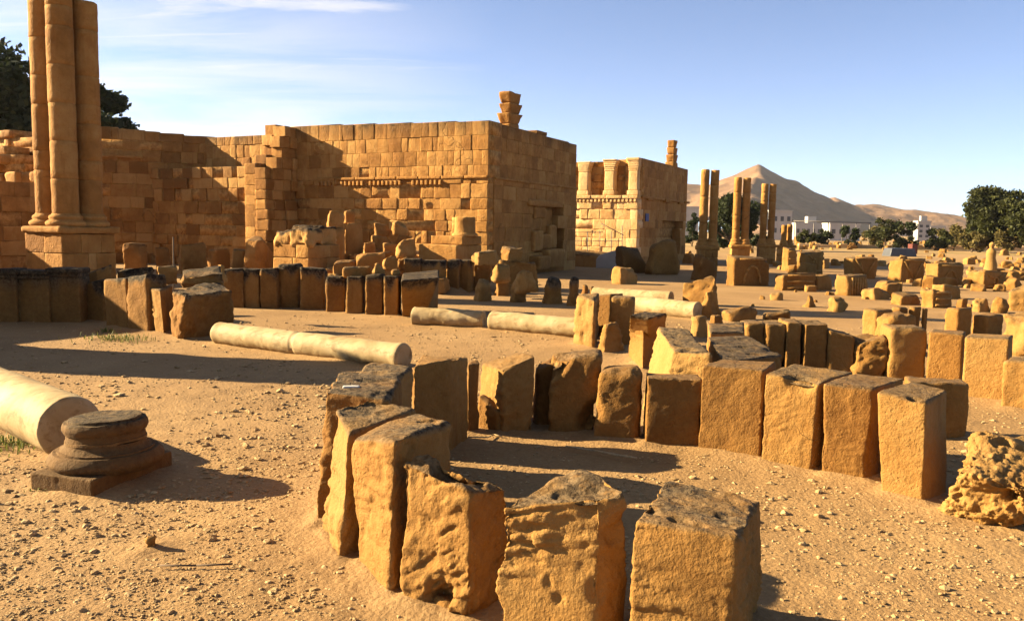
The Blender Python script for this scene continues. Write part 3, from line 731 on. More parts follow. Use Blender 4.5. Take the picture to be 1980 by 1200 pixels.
# lower wall in the shaded corner and the wall that closes it
LP = WP + DL * 1.34 + NOUT * 1.75
cor = empty('shaded_corner_wall', LP, 'shaded block wall closing the corner behind the tall clustered pillar', 'wall')
mb = MB()
wall_mesh(mb, LP + DL * 6.5, LP, lambda u: 4.5 + 0.12 * math.sin(u * 2.3) + (0.12 if 2.5 < u < 4.5 else 0), wear=lambda u, z: .6, seed=31, depth=0.5, thick=0.9, prot=0.03, tintv=1.1, bw=(0.5, 1.0), course=(0.45, 0.6), smooth_top=False)
mb.build('low_wall', M['wall'], cor)
mb = MB()
CC = CA + DL * 16.0
cd = np.array([0.94, 0.34, 0]); cd /= np.linalg.norm(cd); cn = np.array([cd[1], -cd[0], 0])
wall_mesh(mb, CC - cd * 6.1, CC + cd * .5, lambda u: 6.5 - .05 * u, seed=33, prot=0.02, tintv=1.1, wear=lambda u, z: .55, bw=(0.5, 1.2), course=(.45, .65))
course_box(mb, CC - cd * 6.0, cd, cn, 1.2, 3.2, -0.2, 0.12, 5.0, 5.15, 0.6)
mb.build('high_wall', M['wall'], cor)
# ruined walls at the western edge
we = empty('ruined_wall', PD(40, 470, 31), 'sunlit broken rubble wall just left of the clustered pillar', 'wall')
E1 = PD(96, 470, 31.5); E1[2] = 0
mb = MB(); wall_mesh(mb, E1 + DL * 7, E1, lambda u: 4.45 + 0.35 * math.sin(u * 1.9) + 0.2 * math.sin(u * 5.1), wear=lambda u, z: .85, seed=41, smooth_top=False, prot=0.07, bw=(0.3, 0.8), course=(0.3, 0.5), r=0.08)
wall_mesh(mb, E1 + DL * 7 - NOUT * 1.1, E1 - NOUT * 1.1, lambda u: 5.6 + 0.25 * math.sin(u * 2.6 + 1), wear=lambda u, z: .85, seed=43, smooth_top=False, prot=0.06, bw=(0.3, 0.8), course=(0.3, 0.5), r=0.08)
mb.build('rubble_wall', M['wall'], we)
G1 = PD(80, 470, 28.0); G1[2] = 0; gd = np.array([0.5, 0.866, 0])
sw = empty('stepped_wall', G1, 'dark stepped remnant of a wall beside the pillar pedestal', 'wall')
mb = MB(); wall_mesh(mb, G1 - gd * 6.5, G1, lambda u: 3.38 if u > 5.0 else (2.95 if u > 3.9 else 2.9), seed=45, smooth_top=False, depth=0.6, thick=1.2, course=(0.44, 0.5)); mb.build('wall_blocks', M['wall'], sw)

hw = empty('ruined_wall', (-14.6, 16.0, 0), 'ruined wall stub outside the picture whose shade covers the western row', 'wall')
mb = MB(); wall_mesh(mb, (-16.2, 14.0), (-12.9, 18.1), lambda u: 3.05 + .12 * math.sin(u * 3), seed=47, smooth_top=False, course=(.4, .5), wear=lambda u, z: .6); mb.build('rubble_wall', M['wall'], hw)
# ---------------------------------------------------------------- second gate block
CB = np.array([7.33, 49.3, 0])
gate = empty('gate_tower', CB, 'bright ashlar gate block with open niches and blue plaque beyond the passage', 'ruined building')
mb = MB(); wall_mesh(mb, CB + DL * 7.5, CB, lambda u: 3.86, wear=lambda u, z: .2 if u > 5.6 else .75, seed=51, course=(0.5, 0.62), bw=(0.5, 1.1), prot=0.015, thick=1.0, tintv=0.7, stain_top=0.1,
                     base_prot=lambda u, z: (-0.25 if (4.1 < 7.5 - u < 6 and 1.2 < z < 2.9) else 0.0))
mb.build('passage_wall', M['pale'], gate)
mb = MB()
for k in range(7): course_box(mb, CB, DL, NOUT, 0.0 + k * 1.0, 0.98 + k * 1.0, -0.9, 0.10 + 0.03 * (k % 2), 3.86, 4.06, 0.6)
for k in range(26): course_box(mb, CB, DL, NOUT, 0.1 + k * 0.25, 0.24 + k * 0.25, -0.1, 0.08, 3.66, 3.84, 0.6, 0, 0.02)
mb.build('niche_ledge', M['pale'], gate)
mb = MB(); wall_mesh(mb, CB + DL * 7 - NOUT * 0.62, CB - NOUT * 0.62, lambda u: 6.22 - (0.1 if u < 5 else 0), z0=4.02, seed=53, thick=0.7, prot=0.03, course=(0.4, 0.5)); mb.build('niche_back_wall', M['wall'], gate)
for i, (a, b, zt) in enumerate(((0.02, 0.72, 6.27), (1.52, 2.25, 6.2), (3.2, 3.95, 6.1), (4.95, 5.6, 6.1))):
    mb = MB()
    course_box(mb, CB, DL, NOUT, a, b, -0.63, -0.02, 4.07, 4.35, 0.7, 0, 0.03); course_box(mb, CB, DL, NOUT, a + 0.06, b - 0.06, -0.63, -0.08, 4.35, 5.5, 0.75, 0, 0.05)
    for k in range(5):
        g = 0.05 * k + 0.02 * k * k
        course_box(mb, CB, DL, NOUT, max(a + 0.05 - g * 0.3, 0.02), b - 0.05 + g * 0.12, -0.63, -0.07 + 0.012 * k, 5.5 + 0.12 * k, 5.62 + 0.12 * k, 0.72, 0, 0.03)
    course_box(mb, CB, DL, NOUT, max(a - 0.06, 0.02), b + 0.06, -0.63, 0.01, 6.1, zt, 0.6, 0, 0.03)
    mb.build('niche_pier', M['pale'], gate)
mb = MB()
def alc2(u, z): return 4.0 < u < 8.6 and 0.5 < z < 2.95 - 0.12 * (u - 6.3) ** 2 * 0.6
wall_mesh(mb, CB + DR * 0.45, CB + DR * 10.2, lambda u: 4.0, seed=55, course=(0.5, 0.62), bw=(0.6, 1.2), prot=0.006, tintv=.55, wear=lambda u, z: .2, skip=alc2, depth=0.6, thick=1.6, stain_top=0)
wall_mesh(mb, CB + DR * 0.45, CB + DR * 10.2, lambda u: 6.27, z0=4.02, seed=56, course=(0.52, 0.6), bw=(0.5, 0.9), prot=0.004, tintv=.5, wear=lambda u, z: .05)
mb.build('gate_front', M['wall'], gate)
mb = MB()
for k in range(9): course_box(mb, CB, DR, -DL, 0.47 + k * 1.08, 0.47 + (k + 1) * 1.08 - 0.02, -0.1, 0.14 + 0.08 * (k in (4, 5, 8)), 3.92 - 0.1 * (k % 3 == 1), 4.05, 0.5)
mb.build('string_course', M['wall'], gate)
mb = MB()
mb.add([CB + DL * t + DR * s + np.array([0, 0, z]) for z in (0, 5.8) for t, s in ((7, 1.4), (0.8, 1.4), (0.8, 10.0), (7, 10.0))], [[0, 1, 5, 4], [1, 2, 6, 5], [2, 3, 7, 6], [3, 0, 4, 7], [4, 5, 6, 7]], 0.4)
mb.build('roof_terrace', M['wall'], gate, smooth=False)
merlon(gate, CB, 7.3, 6.15, 0.86, 0.62, ((0.4, 0.95, 1.0, 0, .5), (0.5, 0.85, 0.98, 0, .4), (0.45, 0.8, 0.92, 0.03, .55), (0.5, 0.72, 0.8, 0.03, .45)))
SG = CB + DR * 1.62 - DL * 0.03
mb = MB(); course_box(mb, SG, DR, -DL, -0.28, 0.30, 0.0, 0.035, 2.55, 3.02, 0.5, 0, 0.008, 0.1, 0); pl = mb.build('plaque', M['sign'], gate, smooth=False)
mb = MB()
for (a, b, z0, z1) in ((-0.20, 0.22, 2.90, 2.94), (-0.20, 0.10, 2.80, 2.83), (-0.20, 0.18, 2.72, 2.75), (-0.2, 0.05, 2.64, 2.67)):
    course_box(mb, SG, DR, -DL, a, b, 0.036, 0.042, z0, z1, 0.5, 0, 0.001, 0.1, 0)
mk = mb.build('lettering', M['signmark'], pl, smooth=False)


# platform, ramp and railing in the passage
pf = PD(1140, 500, 45.5); pf[2] = 0
o = gbox('stone_platform', 'low dark masonry platform in the passage between the two gate blocks', 'platform', None, 1085, 1185, 487, 515, dep=0.5, yaw=-27, d=44.0, z0=-0.05, mat='wall', r=0.03, amp=0.01)
o = gbox('access_ramp', 'pale grey concrete ramp lying beside the dark passage platform', 'ramp', None, 1152, 1198, 489, 508, dep=0.5, yaw=-27, d=43.0, z0=-0.05, mat='white', r=0.02, amp=0.0, rough=0.0, topst=0.0, tilt=(0.18, 0))
o.data.materials[0] = M['whitegrey']
rl = empty('passage_railing', PD(1160, 490, 45), 'thin grey metal railing with a sloping handrail inside the gate passage', 'railing')
P_ = lambda px, py: PD(px, py, 45.0 + (px - 1100) * 0.008)
for px in (1112, 1136, 1160, 1182, 1203):
    mb = MB(); bar(mb, P_(px, 497), P_(px, 447 if px != 1203 else 436), 0.022); mb.build('post', M['metal'], rl)
mb = MB(); bar(mb, P_(1104, 466), P_(1203, 466), 0.018); mb.build('rail', M['metal'], rl)
mb = MB(); bar(mb, P_(1104, 449), P_(1166, 449), 0.018); mb.build('rail', M['metal'], rl)
mb = MB(); bar(mb, P_(1163, 432), P_(1206, 455), 0.022); mb.build('handrail', M['metal'], rl)

# ---------------------------------------------------------------- pillars
def pillar(name, label, group, C, yaw, side, zped, ztops, cr, off, seed, angs=None):
    e = empty(name, (C[0], C[1], 0), label, 'pillar', group)
    a = math.radians(yaw); u = np.array([math.cos(a), math.sin(a), 0]); v = np.array([-u[1], u[0], 0]); C = np.array([C[0], C[1], 0.0]); hs = side / 2
    mb = MB(); z = -0.1; hcs = [zped * 0.36 + 0.1, zped * 0.30, zped * 0.34]; rng = random.Random(seed)
    for k, h in enumerate(hcs):
        cuts = [-hs, -hs * 0.3 + (0.25 * (k % 2)) * side * 0.5, hs * 0.45 - 0.1 * (k % 2) * side, hs]
        for i in range(3):
            for (va, vb) in ((-hs, -0.02), (-0.02, hs)):
                pj = rng.uniform(-0.012, 0.012)
                c8 = [C + u * uu + v * (vv) + np.array([0, 0, zz]) for zz in (z, z + h - 0.004) for uu, vv in ((cuts[i], va - pj), (cuts[i + 1] - 0.004, va - pj), (cuts[i + 1] - 0.004, vb), (cuts[i], vb))]
                vv_, f, st = rbox(c8, res=0.09, r=0.025, amp=0.014, rough=0.006, seed=rng.random() * 99, topst=0.1); mb.add(vv_, f, 0.5 + rng.gauss(0, 0.2), st)
        z += h
    mb.build('pedestal', M['wall'], e)
    mb = MB(); s2 = hs * 1.13
    c8 = [C + u * uu * s2 + v * vv * s2 + np.array([0, 0, zz]) for zz in (zped, zped + 0.22) for uu, vv in ((-1, -1), (1, -1), (1, 1), (-1, 1))]
    vv_, f, st = rbox(c8, res=0.07, r=0.09, amp=0.03, rough=0.02, seed=seed + 5, topst=0.3); mb.add(vv_, f, 0.5, st)
    for (su, sv) in (angs or ((-1, -1), (1, -1), (1, 1), (-1, 1))):
        lathe(mb, C + u * su * off + v * sv * off + np.array([0, 0, zped + 0.2]), (0, 0, 1), [(0, 0), (0, cr * 1.36), (0.05, cr * 1.5), (0.12, cr * 1.5), (0.17, cr * 1.34), (0.20, cr * 1.2), (0.24, cr * 1.28), (0.30, cr * 1.25), (0.34, cr * 1.08), (0.38, cr)], 26, 0.015, seed + su, 0.55)
    mb.build('moulded_base', M['wall'], e)
    for i, (su, sv) in enumerate(angs or ((-1, -1), (1, -1), (1, 1), (-1, 1))):
        mb = MB(); L = ztops[i] - zped - 0.5; pr = [(0, 0.0), (0, cr)]
        zc = 0.0; rng = random.Random(seed * 7 + i)
        while zc < L - 0.05:
            h = rng.choice((0.55, 0.8, 1.05, 1.3)) ; z1 = min(L, zc + h); rj = cr * rng.uniform(0.975, 1.01); ng = max(2, int((z1 - zc) / 0.12))
            pr += [(zc + 0.004, rj - 0.022), (zc + 0.02, rj)] + [(zc + 0.02 + (z1 - zc - 0.04) * k / ng, rj) for k in range(1, ng)] + [(z1 - 0.02, rj), (z1 - 0.004, rj - 0.022)]
            zc = z1
        pr += [(L, cr * 0.9), (L, 0.0)]
        lathe(mb, C + u * su * off + v * sv * off + np.array([0, 0, zped + 0.5]), (0, 0, 1), pr, 32, 0.012, seed + i * 3, 0.5)
        # colour changes drum by drum
        tz = mb.v[0][:, 2]; mb.t[0] = np.clip(0.5 + 0.45 * vnoise(np.stack([np.floor(tz / 0.85), np.full(len(tz), i * 3.0 + seed), np.zeros(len(tz))], 1) + 0.5), 0, 1)
        mb.build('column', M['wall'], e)
    return e
YP = math.degrees(math.atan2(DR[1], DR[0]))
pf_c = PD(121, 500, 23.2); pc = pf_c + DR * 0.84 + DL * 0.84
pillar('clustered_pillar', 'tall pillar of four joined columns on a blocky pedestal rising out of the picture', None, pc, YP, 1.68, 1.62, (9.6, 8.22, 9.2, 9.6), 0.35, 0.385, 5)
# the pier outside the frame whose long shadow crosses the court
pillar('clustered_pillar', 'broken clustered pillar standing out of sight and throwing a long shadow over the court', None, (-11.6, 12.75), 10, 1.6, 0.9, (3.9, 4.1, 3.7, 3.9), 0.40, 0.43, 9)
YR = math.degrees(math.atan2(DR[1], DR[0]))
PG = 'paired column pillars beyond the gate'
for (pa, pb, yt, yb, d, lab, sd) in ((1357.5, 1376, 329, 463, 41.0, 'nearest and tallest pair of free standing columns, beside the gate tower', 3),
                                    (1421, 1438, 344, 463, 47.0, 'middle one of three tall column pairs, dark tree behind it', 4),
                                    (1473, 1488, 356, 463, 53.0, 'farthest of three tall column pairs, left of the white building', 6)):
    zt = EYE[2] + (HZ(pa) - yt) * d / FPX; zb = EYE[2] - (yb - HZ(pa)) * d / FPX
    c = PD((pa + pb) / 2, 500, d + 0.2); sp = (pb - pa) * d / FPX; cr = sp * 0.43
    pillar('paired_columns', lab, PG, c, -8, sp * 2.05, zb - 0.5, (zt, zt - 0.03), cr, sp * 0.5, sd, angs=((-1, 0), (1, 0)))
d = 58.0; c = PD(1519, 500, d); zt = EYE[2] + (449 - 434) * d / FPX
pillar('paired_columns', 'short broken column pair, below the white building', PG, c, 27, 0.9, 0.95, (zt, zt + 0.05), 0.19, 0.26, 8, angs=((-1, 0), (1, 0)))

# ---------------------------------------------------------------- near ring of upright stones
US = 'upright_stone'; NR = 'upright stones of the near ring'; ST = 'stone'
hx(US, 'low pitted stone at the near ring front, its top dished and its face deeply gouged', ST, NR, [(782, 896, .70), (912, 949, .64), (992, 938, .62), (818, 872, .76)],
   [(772, 1168), (905, 1206), None, (.04, .34, 0)], r=.045, amp=.035, rough=.034, seed=101, topst=.7, cut=0, dents=[(PD(870, 1160, 4.24), .15, .10), (T(880, 905, .70), .14, .07)], strata=.012, tint=.62)
hx(US, 'big rough stone at the front of the near ring with a crack across its top', ST, NR, [(974, 978, .66), (1160, 962, .74), (1216, 950, .76), (1122, 896, .78)],
   [(944, 1240), (1150, 1290), None, None], r=.045, amp=.03, rough=.036, seed=102, topst=.85, strata=.018, tint=.62, dents=[(T(1085, 915, .80), .07, .05), (PD(972, 1040, 4.15), .10, .05), (T(1140, 905, .80), .12, -.03)])
hx(US, 'broad flat-topped stone nearest the bottom right, black crust on its far corner', ST, NR, [(1224, 1000, .72), (1430, 1040, .70), (1476, 962, .70), (1288, 924, .70)],
   [(1206, 1330), (1418, 1360), (1466, 1170), None], r=.04, amp=.022, rough=.03, seed=103, topst=1.0, strata=.01, tint=.5)
hx(US, 'sharp-edged stone with a tall sunlit outer face, third back from the ring front', ST, NR, [(677, 846, .755), (762, 852, .83), (870, 818, .80), (806, 799, .80)],
   [(690, 1094), (753, 1148), None, None], r=.05, amp=.035, rough=.024, seed=104, topst=.9, tint=.6)
hx(US, 'stone with ledged top and sloping sunlit flank beside the tall sharp-edged one', ST, NR, [(645, 782, .84), (672, 842, .75), (803, 792, .80), (722, 766, .86)],
   [(618, 1036), (654, 1088), None, None], r=.05, amp=.04, rough=.025, seed=105, topst=.95, strata=.02, tint=.55)
hx(US, 'outermost leaning slab on the ring west side with a white flake on top', ST, NR, [(630, 756, .88), (752, 772, .85), (776, 731, .87), (660, 722, .88)],
   [(604, 1022), None, None, None], r=.05, amp=.035, rough=.022, seed=106, topst=1.0, tint=.45)
hx(US, 'low wedge topped stone between the slab and the end of the marble shaft', ST, NR, [(678, 727, .85), (772, 729, .85), (795, 712, .85), (714, 699, .85)], r=.05, amp=.035, rough=.02, seed=107, topst=1.0, tint=.45)
hx(US, 'narrow dark inner stone before the tall square-cut one', ST, NR, [(806, 728, .70), (865, 725, .70), (850, 711, .72), (795, 708, .72)], r=.03, amp=.02, rough=.015, seed=108, topst=.8, tint=.35)
hx(US, 'tall square-cut stone with crumbling sunlit shoulder at the back of the near ring', ST, NR, [(798, 706, .82), (870, 694, .84), (908, 687, .82), (815, 684, .80)], r=.04, amp=.03, rough=.02, seed=109, topst=.5, tint=.4)
hx(US, 'dark stone just right of the square-cut one, hidden to a narrow edge', ST, NR, [(904, 704, .70), (930, 700, .70), (925, 693, .72), (900, 694, .72)], r=.05, amp=.03, rough=.02, seed=110, topst=.4, tint=.25)
hx(US, 'stone with bright broken flank and dark front at the ring back', ST, NR, [(970, 713, .65), (1036, 687, .76), (1002, 685, .70), (930, 703, .60)], [(974, 840), (1030, 838), None, (920, 826)], r=.04, amp=.04, rough=.03, seed=111, topst=.5, tint=.5)
blk(US, 'round-humped stone undercut on one side at the ring back', ST, NR, 1062, 1156, 693, 688, 838, 842, .42, r=.09, amp=.05, rough=.018, seed=112, topst=.7, tint=.4, dents=[(PD(1162, 802, 8.2), .36, .24), (PD(1062, 690, 8.05), .24, .12)])
blk(US, 'thin dark stone tucked behind the undercut hump', ST, NR, 1036, 1072, 712, 700, 826, 826, .3, r=.08, amp=.04, seed=113, topst=.4, tint=.15)
blk(US, 'round-shouldered shaded stone standing alone with gaps on both sides', ST, NR, 1150, 1236, 716, 714, 852, 858, .36, r=.10, amp=.03, rough=.012, seed=114, topst=.5, tint=.35, taper=.04)
blk(US, 'shaded square stone crossed by a slanting shadow, right of the lone one', ST, NR, 1246, 1353, 729, 733, 864, 869, .34, r=.03, amp=.02, rough=.012, seed=115, topst=.6, tint=.4)
hx(US, 'tall tilted slab with a glaring pale side behind the shadow-crossed stone', ST, NR, [(1273, 632, .86), (1303, 677, .80), (1374, 685, .80), (1330, 641, .85)], [(1243, 790), (1250, 828), None, None], r=.04, amp=.04, rough=.024, seed=116, topst=1.0, tint=.75)
hx(US, 'smooth wide stone with a shadow over its lower corner, first of the sunlit curve', ST, NR, [(1357, 705, .795), (1478, 716, .79), (1502, 697, .79), (1395, 693, .79)], [(1348, 873), (1468, 889), None, None], r=.03, amp=.014, rough=.008, seed=117, topst=.7, tint=.5, res=.014)
hx(US, 'sunlit smooth stone with hollowed top, second of the sunlit curve', ST, NR, [(1479, 720, .79), (1583, 742, .745), (1649, 719, .775), (1535, 703, .80)], [(1472, 895), (1566, 911), None, None], r=.03, amp=.015, rough=.009, seed=118, topst=.8, tint=.55, res=.014, dents=[(T(1550, 725, .80), .16, .05)])
hx(US, 'sunlit slab with nibbled left edge, third of the sunlit curve', ST, NR, [(1594, 743, .75), (1689, 751, .754), (1749, 730, .765), (1650, 719, .78)], [(1588, 919), (1672, 932), None, None], r=.028, amp=.018, rough=.009, seed=119, topst=.75, tint=.55, res=.013, edge=1.5)
hx(US, 'sunlit slab ending the curve, hole in its top edge and broad dark side', ST, NR, [(1693, 755, .80), (1791, 779, .757), (1832, 753, .79), (1762, 735, .80)], [(1708, 957), (1783, 976), (1830, 959), None], r=.03, amp=.014, rough=.008, seed=120, topst=.7, tint=.55, res=.013, dents=[(T(1768, 765, .79), .055, .07)])
blk(US, 'plain stone standing half hidden behind the end slab of the sunlit curve', ST, NR, 1750, 1868, 737, 742, 846, 849, .34, turn=-16, r=.035, amp=.02, rough=.014, seed=121, topst=.7, tint=.5)
# the boulder at the frame edge
hx('boulder', 'holed and knobbly boulder by the right edge of the picture', 'boulder', None, [(1850, 905, .42), (1998, 945, .40), (2060, 850, .48), (1890, 838, .55)], [(1822, 992), (1990, 1030), None, None], r=.16, amp=.14, rough=.085, pick=0.0, cut=0, seed=122, topst=.25, edge=1.2, tint=.7,
   dents=[(PD(1930, 985, 6.0), .13, .14), (PD(1880, 960, 6.05), .08, .09), (PD(1960, 935, 6.0), .09, .09), (PD(1905, 915, 6.2), .06, .06), (T(1925, 985, .1), .10, .12), (T(1890, 930, .3), .05, .06), (T(1960, 950, .3), .06, .07), (T(1850, 960, .2), .05, .06)], res=.011)

# white flake, straws and the small loose things of the court
fl = T(679, 749, .875)
c8 = box8(fl, .115, .05, fl[2] - .005, fl[2] + .012, 8); v, f, st = rbox(c8, res=.01, r=.006, amp=.006, rough=.002, seed=3, topst=0)
o = mesh_obj('stone_flake', v, f, M['white'], None, True, {'tint': np.full(len(v), .9), 'stain': st}); recentre(o, fl); tag(o, 'small white flake lying on the leaning slab top', 'flake')
def straw(name, label, pts, r, mat='wood', z=0.012):
    mb = MB(); P = [T(x, y, zz) for x, y, zz in [(p + (z,))[:3] for p in pts]]; P = [p + np.array([0, 0, float(gz(p[:1], p[1:2])[0]) + .012]) for p in P]
    for a, b in zip(P[:-1], P[1:]): bar(mb, a, b, r, 0.6, 5)
    o = mb.build(name, M[mat], origin=P[0]); tag(o, label, 'stick')
straw('dry_stick', 'dark thin stick lying alone on the foreground sand', [(308, 1099), (380, 1101), (450, 1099)], .006, 'bark')
straw('dry_stick', 'long pale reed lying in the shade inside the ring', [(1094, 866, .03), (1150, 874, .03), (1205, 884, .04), (1232, 888, .03)], .010, z=.03)
straw('dry_stick', 'short bent straw at the foot of the ring back stones', [(905, 849), (942, 850), (955, 844), (970, 846)], .007)
gbox('broken_slab', 'small dark broken slab leaning in the gap at the ring back', ST, None, 922, 975, 782, 838, dep=.35, yaw=-35, tilt=(-.07, .0), r=.03, seed=131, tint=.2)
rock('loose_stone', 'single fist-sized stone on the foreground sand throwing a pointed shadow', ST, None, 278, 306, 1050, 1069, seed=132)

# ---------------------------------------------------------------- marble shafts and the column base
MS = 'fallen marble shafts'
e0 = T(138, 826, .26)
ax = np.array([-0.75, 0.66, 0]); ax /= np.linalg.norm(ax)
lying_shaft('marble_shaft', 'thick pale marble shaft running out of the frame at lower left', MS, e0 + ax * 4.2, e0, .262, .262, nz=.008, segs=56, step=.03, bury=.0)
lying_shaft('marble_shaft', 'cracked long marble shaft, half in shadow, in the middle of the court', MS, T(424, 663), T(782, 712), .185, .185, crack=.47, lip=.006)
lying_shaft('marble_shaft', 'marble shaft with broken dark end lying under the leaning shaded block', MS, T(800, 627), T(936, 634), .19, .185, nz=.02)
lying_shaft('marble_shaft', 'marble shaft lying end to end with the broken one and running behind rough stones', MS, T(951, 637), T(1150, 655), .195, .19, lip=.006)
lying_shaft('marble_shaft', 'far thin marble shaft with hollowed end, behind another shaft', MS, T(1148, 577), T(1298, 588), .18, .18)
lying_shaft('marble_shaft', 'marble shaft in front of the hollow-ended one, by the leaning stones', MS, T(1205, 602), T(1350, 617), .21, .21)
pb = empty('pillar_stump', T(207, 905), 'weathered round column base on a square plinth beside the thick shaft', 'column base')
c0 = T(180, 966); cl = T(84, 931); cr_ = T(338, 902)
u1 = (cr_ - c0); u2 = (cl - c0); u1 = u1 / np.linalg.norm(u1); u2 = u2 - u1 * (u2 @ u1); u2 /= np.linalg.norm(u2); cc = c0 + u1 * .44 + u2 * .27
c8 = [c0 + np.array([0, 0, -.06]), c0 + u1 * .86 + [0, 0, -.06], c0 + u1 * .86 + u2 * .56 + [0, 0, -.06], c0 + u2 * .56 + [0, 0, -.06]]; c8 = c8 + [p + np.array([0, 0, .205]) for p in c8]
finish('plinth', c8, None, None, None, parent=pb, r=.018, amp=.008, rough=.005, seed=141, topst=.4, tint=.5, mat='grey', res=.012)
mb = MB()
arc = lambda z0, h, r, bul, n=9: [(z0 + h * k / n, r + bul * math.sin(math.pi * k / n)) for k in range(n + 1)]
turned(mb, cc + [0, 0, .125], (0, 0, 1), [[(0, .30), (0.0, .375)], arc(0, .125, .372, .042), [(.125, .372), (.125, .345)], [(.125, .345), (.141, .343)], [(.141, .343), (.143, .325)],
    [(.143, .325), (.155, .306), (.170, .292), (.188, .284), (.200, .283)], [(.200, .283), (.200, .1)]], 90, .004, 3, .42, lambda V: np.clip(.7 * fbm(V * 6, 3) + .2, 0, .9))
mb.build('lower_torus', M['grey'], pb)
mb = MB(); ax2 = np.array([-.04, .02, 1.0])
turned(mb, cc + [0, 0, .318], ax2, [[(0, .2), (0, .292)], [(0, .292), (.018, .291)], [(.018, .291), (.02, .284)], [(.02, .284), (.07, .280)], [(.07, .280), (.071, .292)], arc(.071, .085, .290, .016, 6), [(.156, .290), (.158, .262)], [(.158, .262), (.178, .258)],
    [(.178, .258), (.186, .22), (.172, .12), (.18, .05), (.18, 0)]], 84, .009, 8, .42, lambda V: np.clip((V[:, 2] - .45) / .04, 0, 1) * .9 + np.clip(.6 * fbm(V * 7, 3) + .15, 0, .7))
o = mb.build('upper_torus', M['grey'], pb)
# ---------------------------------------------------------------- western row of moulded stones
WR = 'moulded stones of the shaded western row'
def moulded(label, xl, xr, yt, yb, t, mould=.17, lean=0.0, **kw):
    """upright block with two projecting fillets under its top"""
    FL = T(xl, yb); FR = T(xr, yb + 1); z = zat(xl, yt, FL); nb = backdir(FL, FR); u = (FR - FL) / np.linalg.norm(FR - FL); Lw = np.linalg.norm(FR - FL)
    e = MB(); tint = kw.get('tint', .35); so = kw['seed']
    for (z0, z1, pr, w) in ((-SINK, z - mould, 0.0, 0.0), (z - mould, z - mould * .55, .05, .01), (z - mould * .55, z, .10, .02)):
        p0 = FL - nb * pr - u * w; p1 = FR - nb * pr + u * w
        c8 = [p + np.array([lean * zz, 0, zz]) for zz in (z0, z1) for p in (p0, p1, p1 + nb * (t + pr), p0 + nb * (t + pr))]
        v, f, st = rbox(c8, res=.045, r=.025, amp=.018, rough=.012, seed=so + z0, topst=.8, band=.0); 
        st = np.maximum(st, np.clip(1.5 - (z - v[:, 2]) / (.34 + .2 * vnoise(v * np.array([6, 6, 1.5]))), 0, 1.8)); e.add(v, f, tint, st)
    o = e.build(US, M['stone'], origin=[FL[0], FL[1], 0]); tag(o, label, ST, WR); return o
moulded('moulded stone cut by the left picture edge', -46, 33, 519, 622, .4, seed=201)
moulded('moulded stone with a small hole of light at its lower left', 37, 96, 521, 622, .4, seed=202)
moulded('wide moulded stone right under the pillar pedestal', 97, 155, 518, 622, .42, seed=203)
blk(US, 'stone with a cornice slab sliding off its top, next to the wide moulded one', ST, WR, 158, 202, 548, 540, 619, 622, .4, seed=204, band=.3, tint=.3)
gbox('cornice_slab', 'tilted cornice slab sliding off a stone of the western row', ST, None, 150, 215, 523, 556, dep=.7, yaw=-20, d=17.0, tilt=(.10, .05), r=.03, seed=205, band=.2, tint=.35)
blk(US, 'clean-faced stone in half shade, second from the western row end', ST, WR, 203, 247, 540, 536, 631, 636, .42, seed=206, tint=.45, band=.12, r=.05)
blk(US, 'stone with one sunlit chip below its dark top, next to the row end', ST, WR, 248, 287, 534, 530, 637, 642, .42, seed=207, tint=.35, band=.25, r=.07, amp=.05)
gbox(US, 'dark square block standing behind the chipped stone', ST, WR, 228, 300, 517, 608, dep=.6, yaw=10, seed=208, band=.5, tint=.25)
hx(US, 'split sunlit stone with a waist, next to the big shaded lump', ST, WR, [(288, 556, .81), (310, 560, .80), (334, 552, .82), (312, 546, .85)], [(301, 643), (318, 646), None, None], r=.06, amp=.06, rough=.03, seed=209, topst=.7, tint=.6)
hx(US, 'big shaded lumpy stone with a narrow sunlit edge at the western row end', ST, WR, [(331, 560, .83), (357, 566, .82), (452, 560, .82), (420, 543, .90)], [(338, 650), (352, 655), (448, 644), None], r=.10, amp=.10, rough=.05, seed=210, topst=.9, band=.22, tint=.45)
gbox('carved_fragment', 'ribbed carved fragment standing up behind the row end stones', 'carved fragment', None, 302, 345, 512, 552, dep=.6, yaw=30, d=15.6, seed=211, strata=.05, tint=.5, topst=.9)
gbox('carved_fragment', 'flat dark ribbed fragment lying on the row end stones', 'carved fragment', None, 345, 440, 522, 560, dep=.7, yaw=25, d=15.2, tilt=(.04, .06), seed=212, strata=.06, band=.25, tint=.35)
gbox('carved_fragment', 'jagged sunlit fragment at the corner of the shaded middle row', 'carved fragment', None, 408, 445, 510, 548, dep=.4, yaw=-40, d=16.6, top_scale=.5, seed=213, rough=.05, tint=.8, topst=.1)
mb = MB(); p = PD(336, 590, 20.0); bar(mb, [p[0], p[1], -.05], PD(335, 458, 20.0), .016); o = mb.build('metal_stake', M['bark'], origin=[p[0], p[1], 0]); tag(o, 'thin upright stake behind the western row', 'stake')

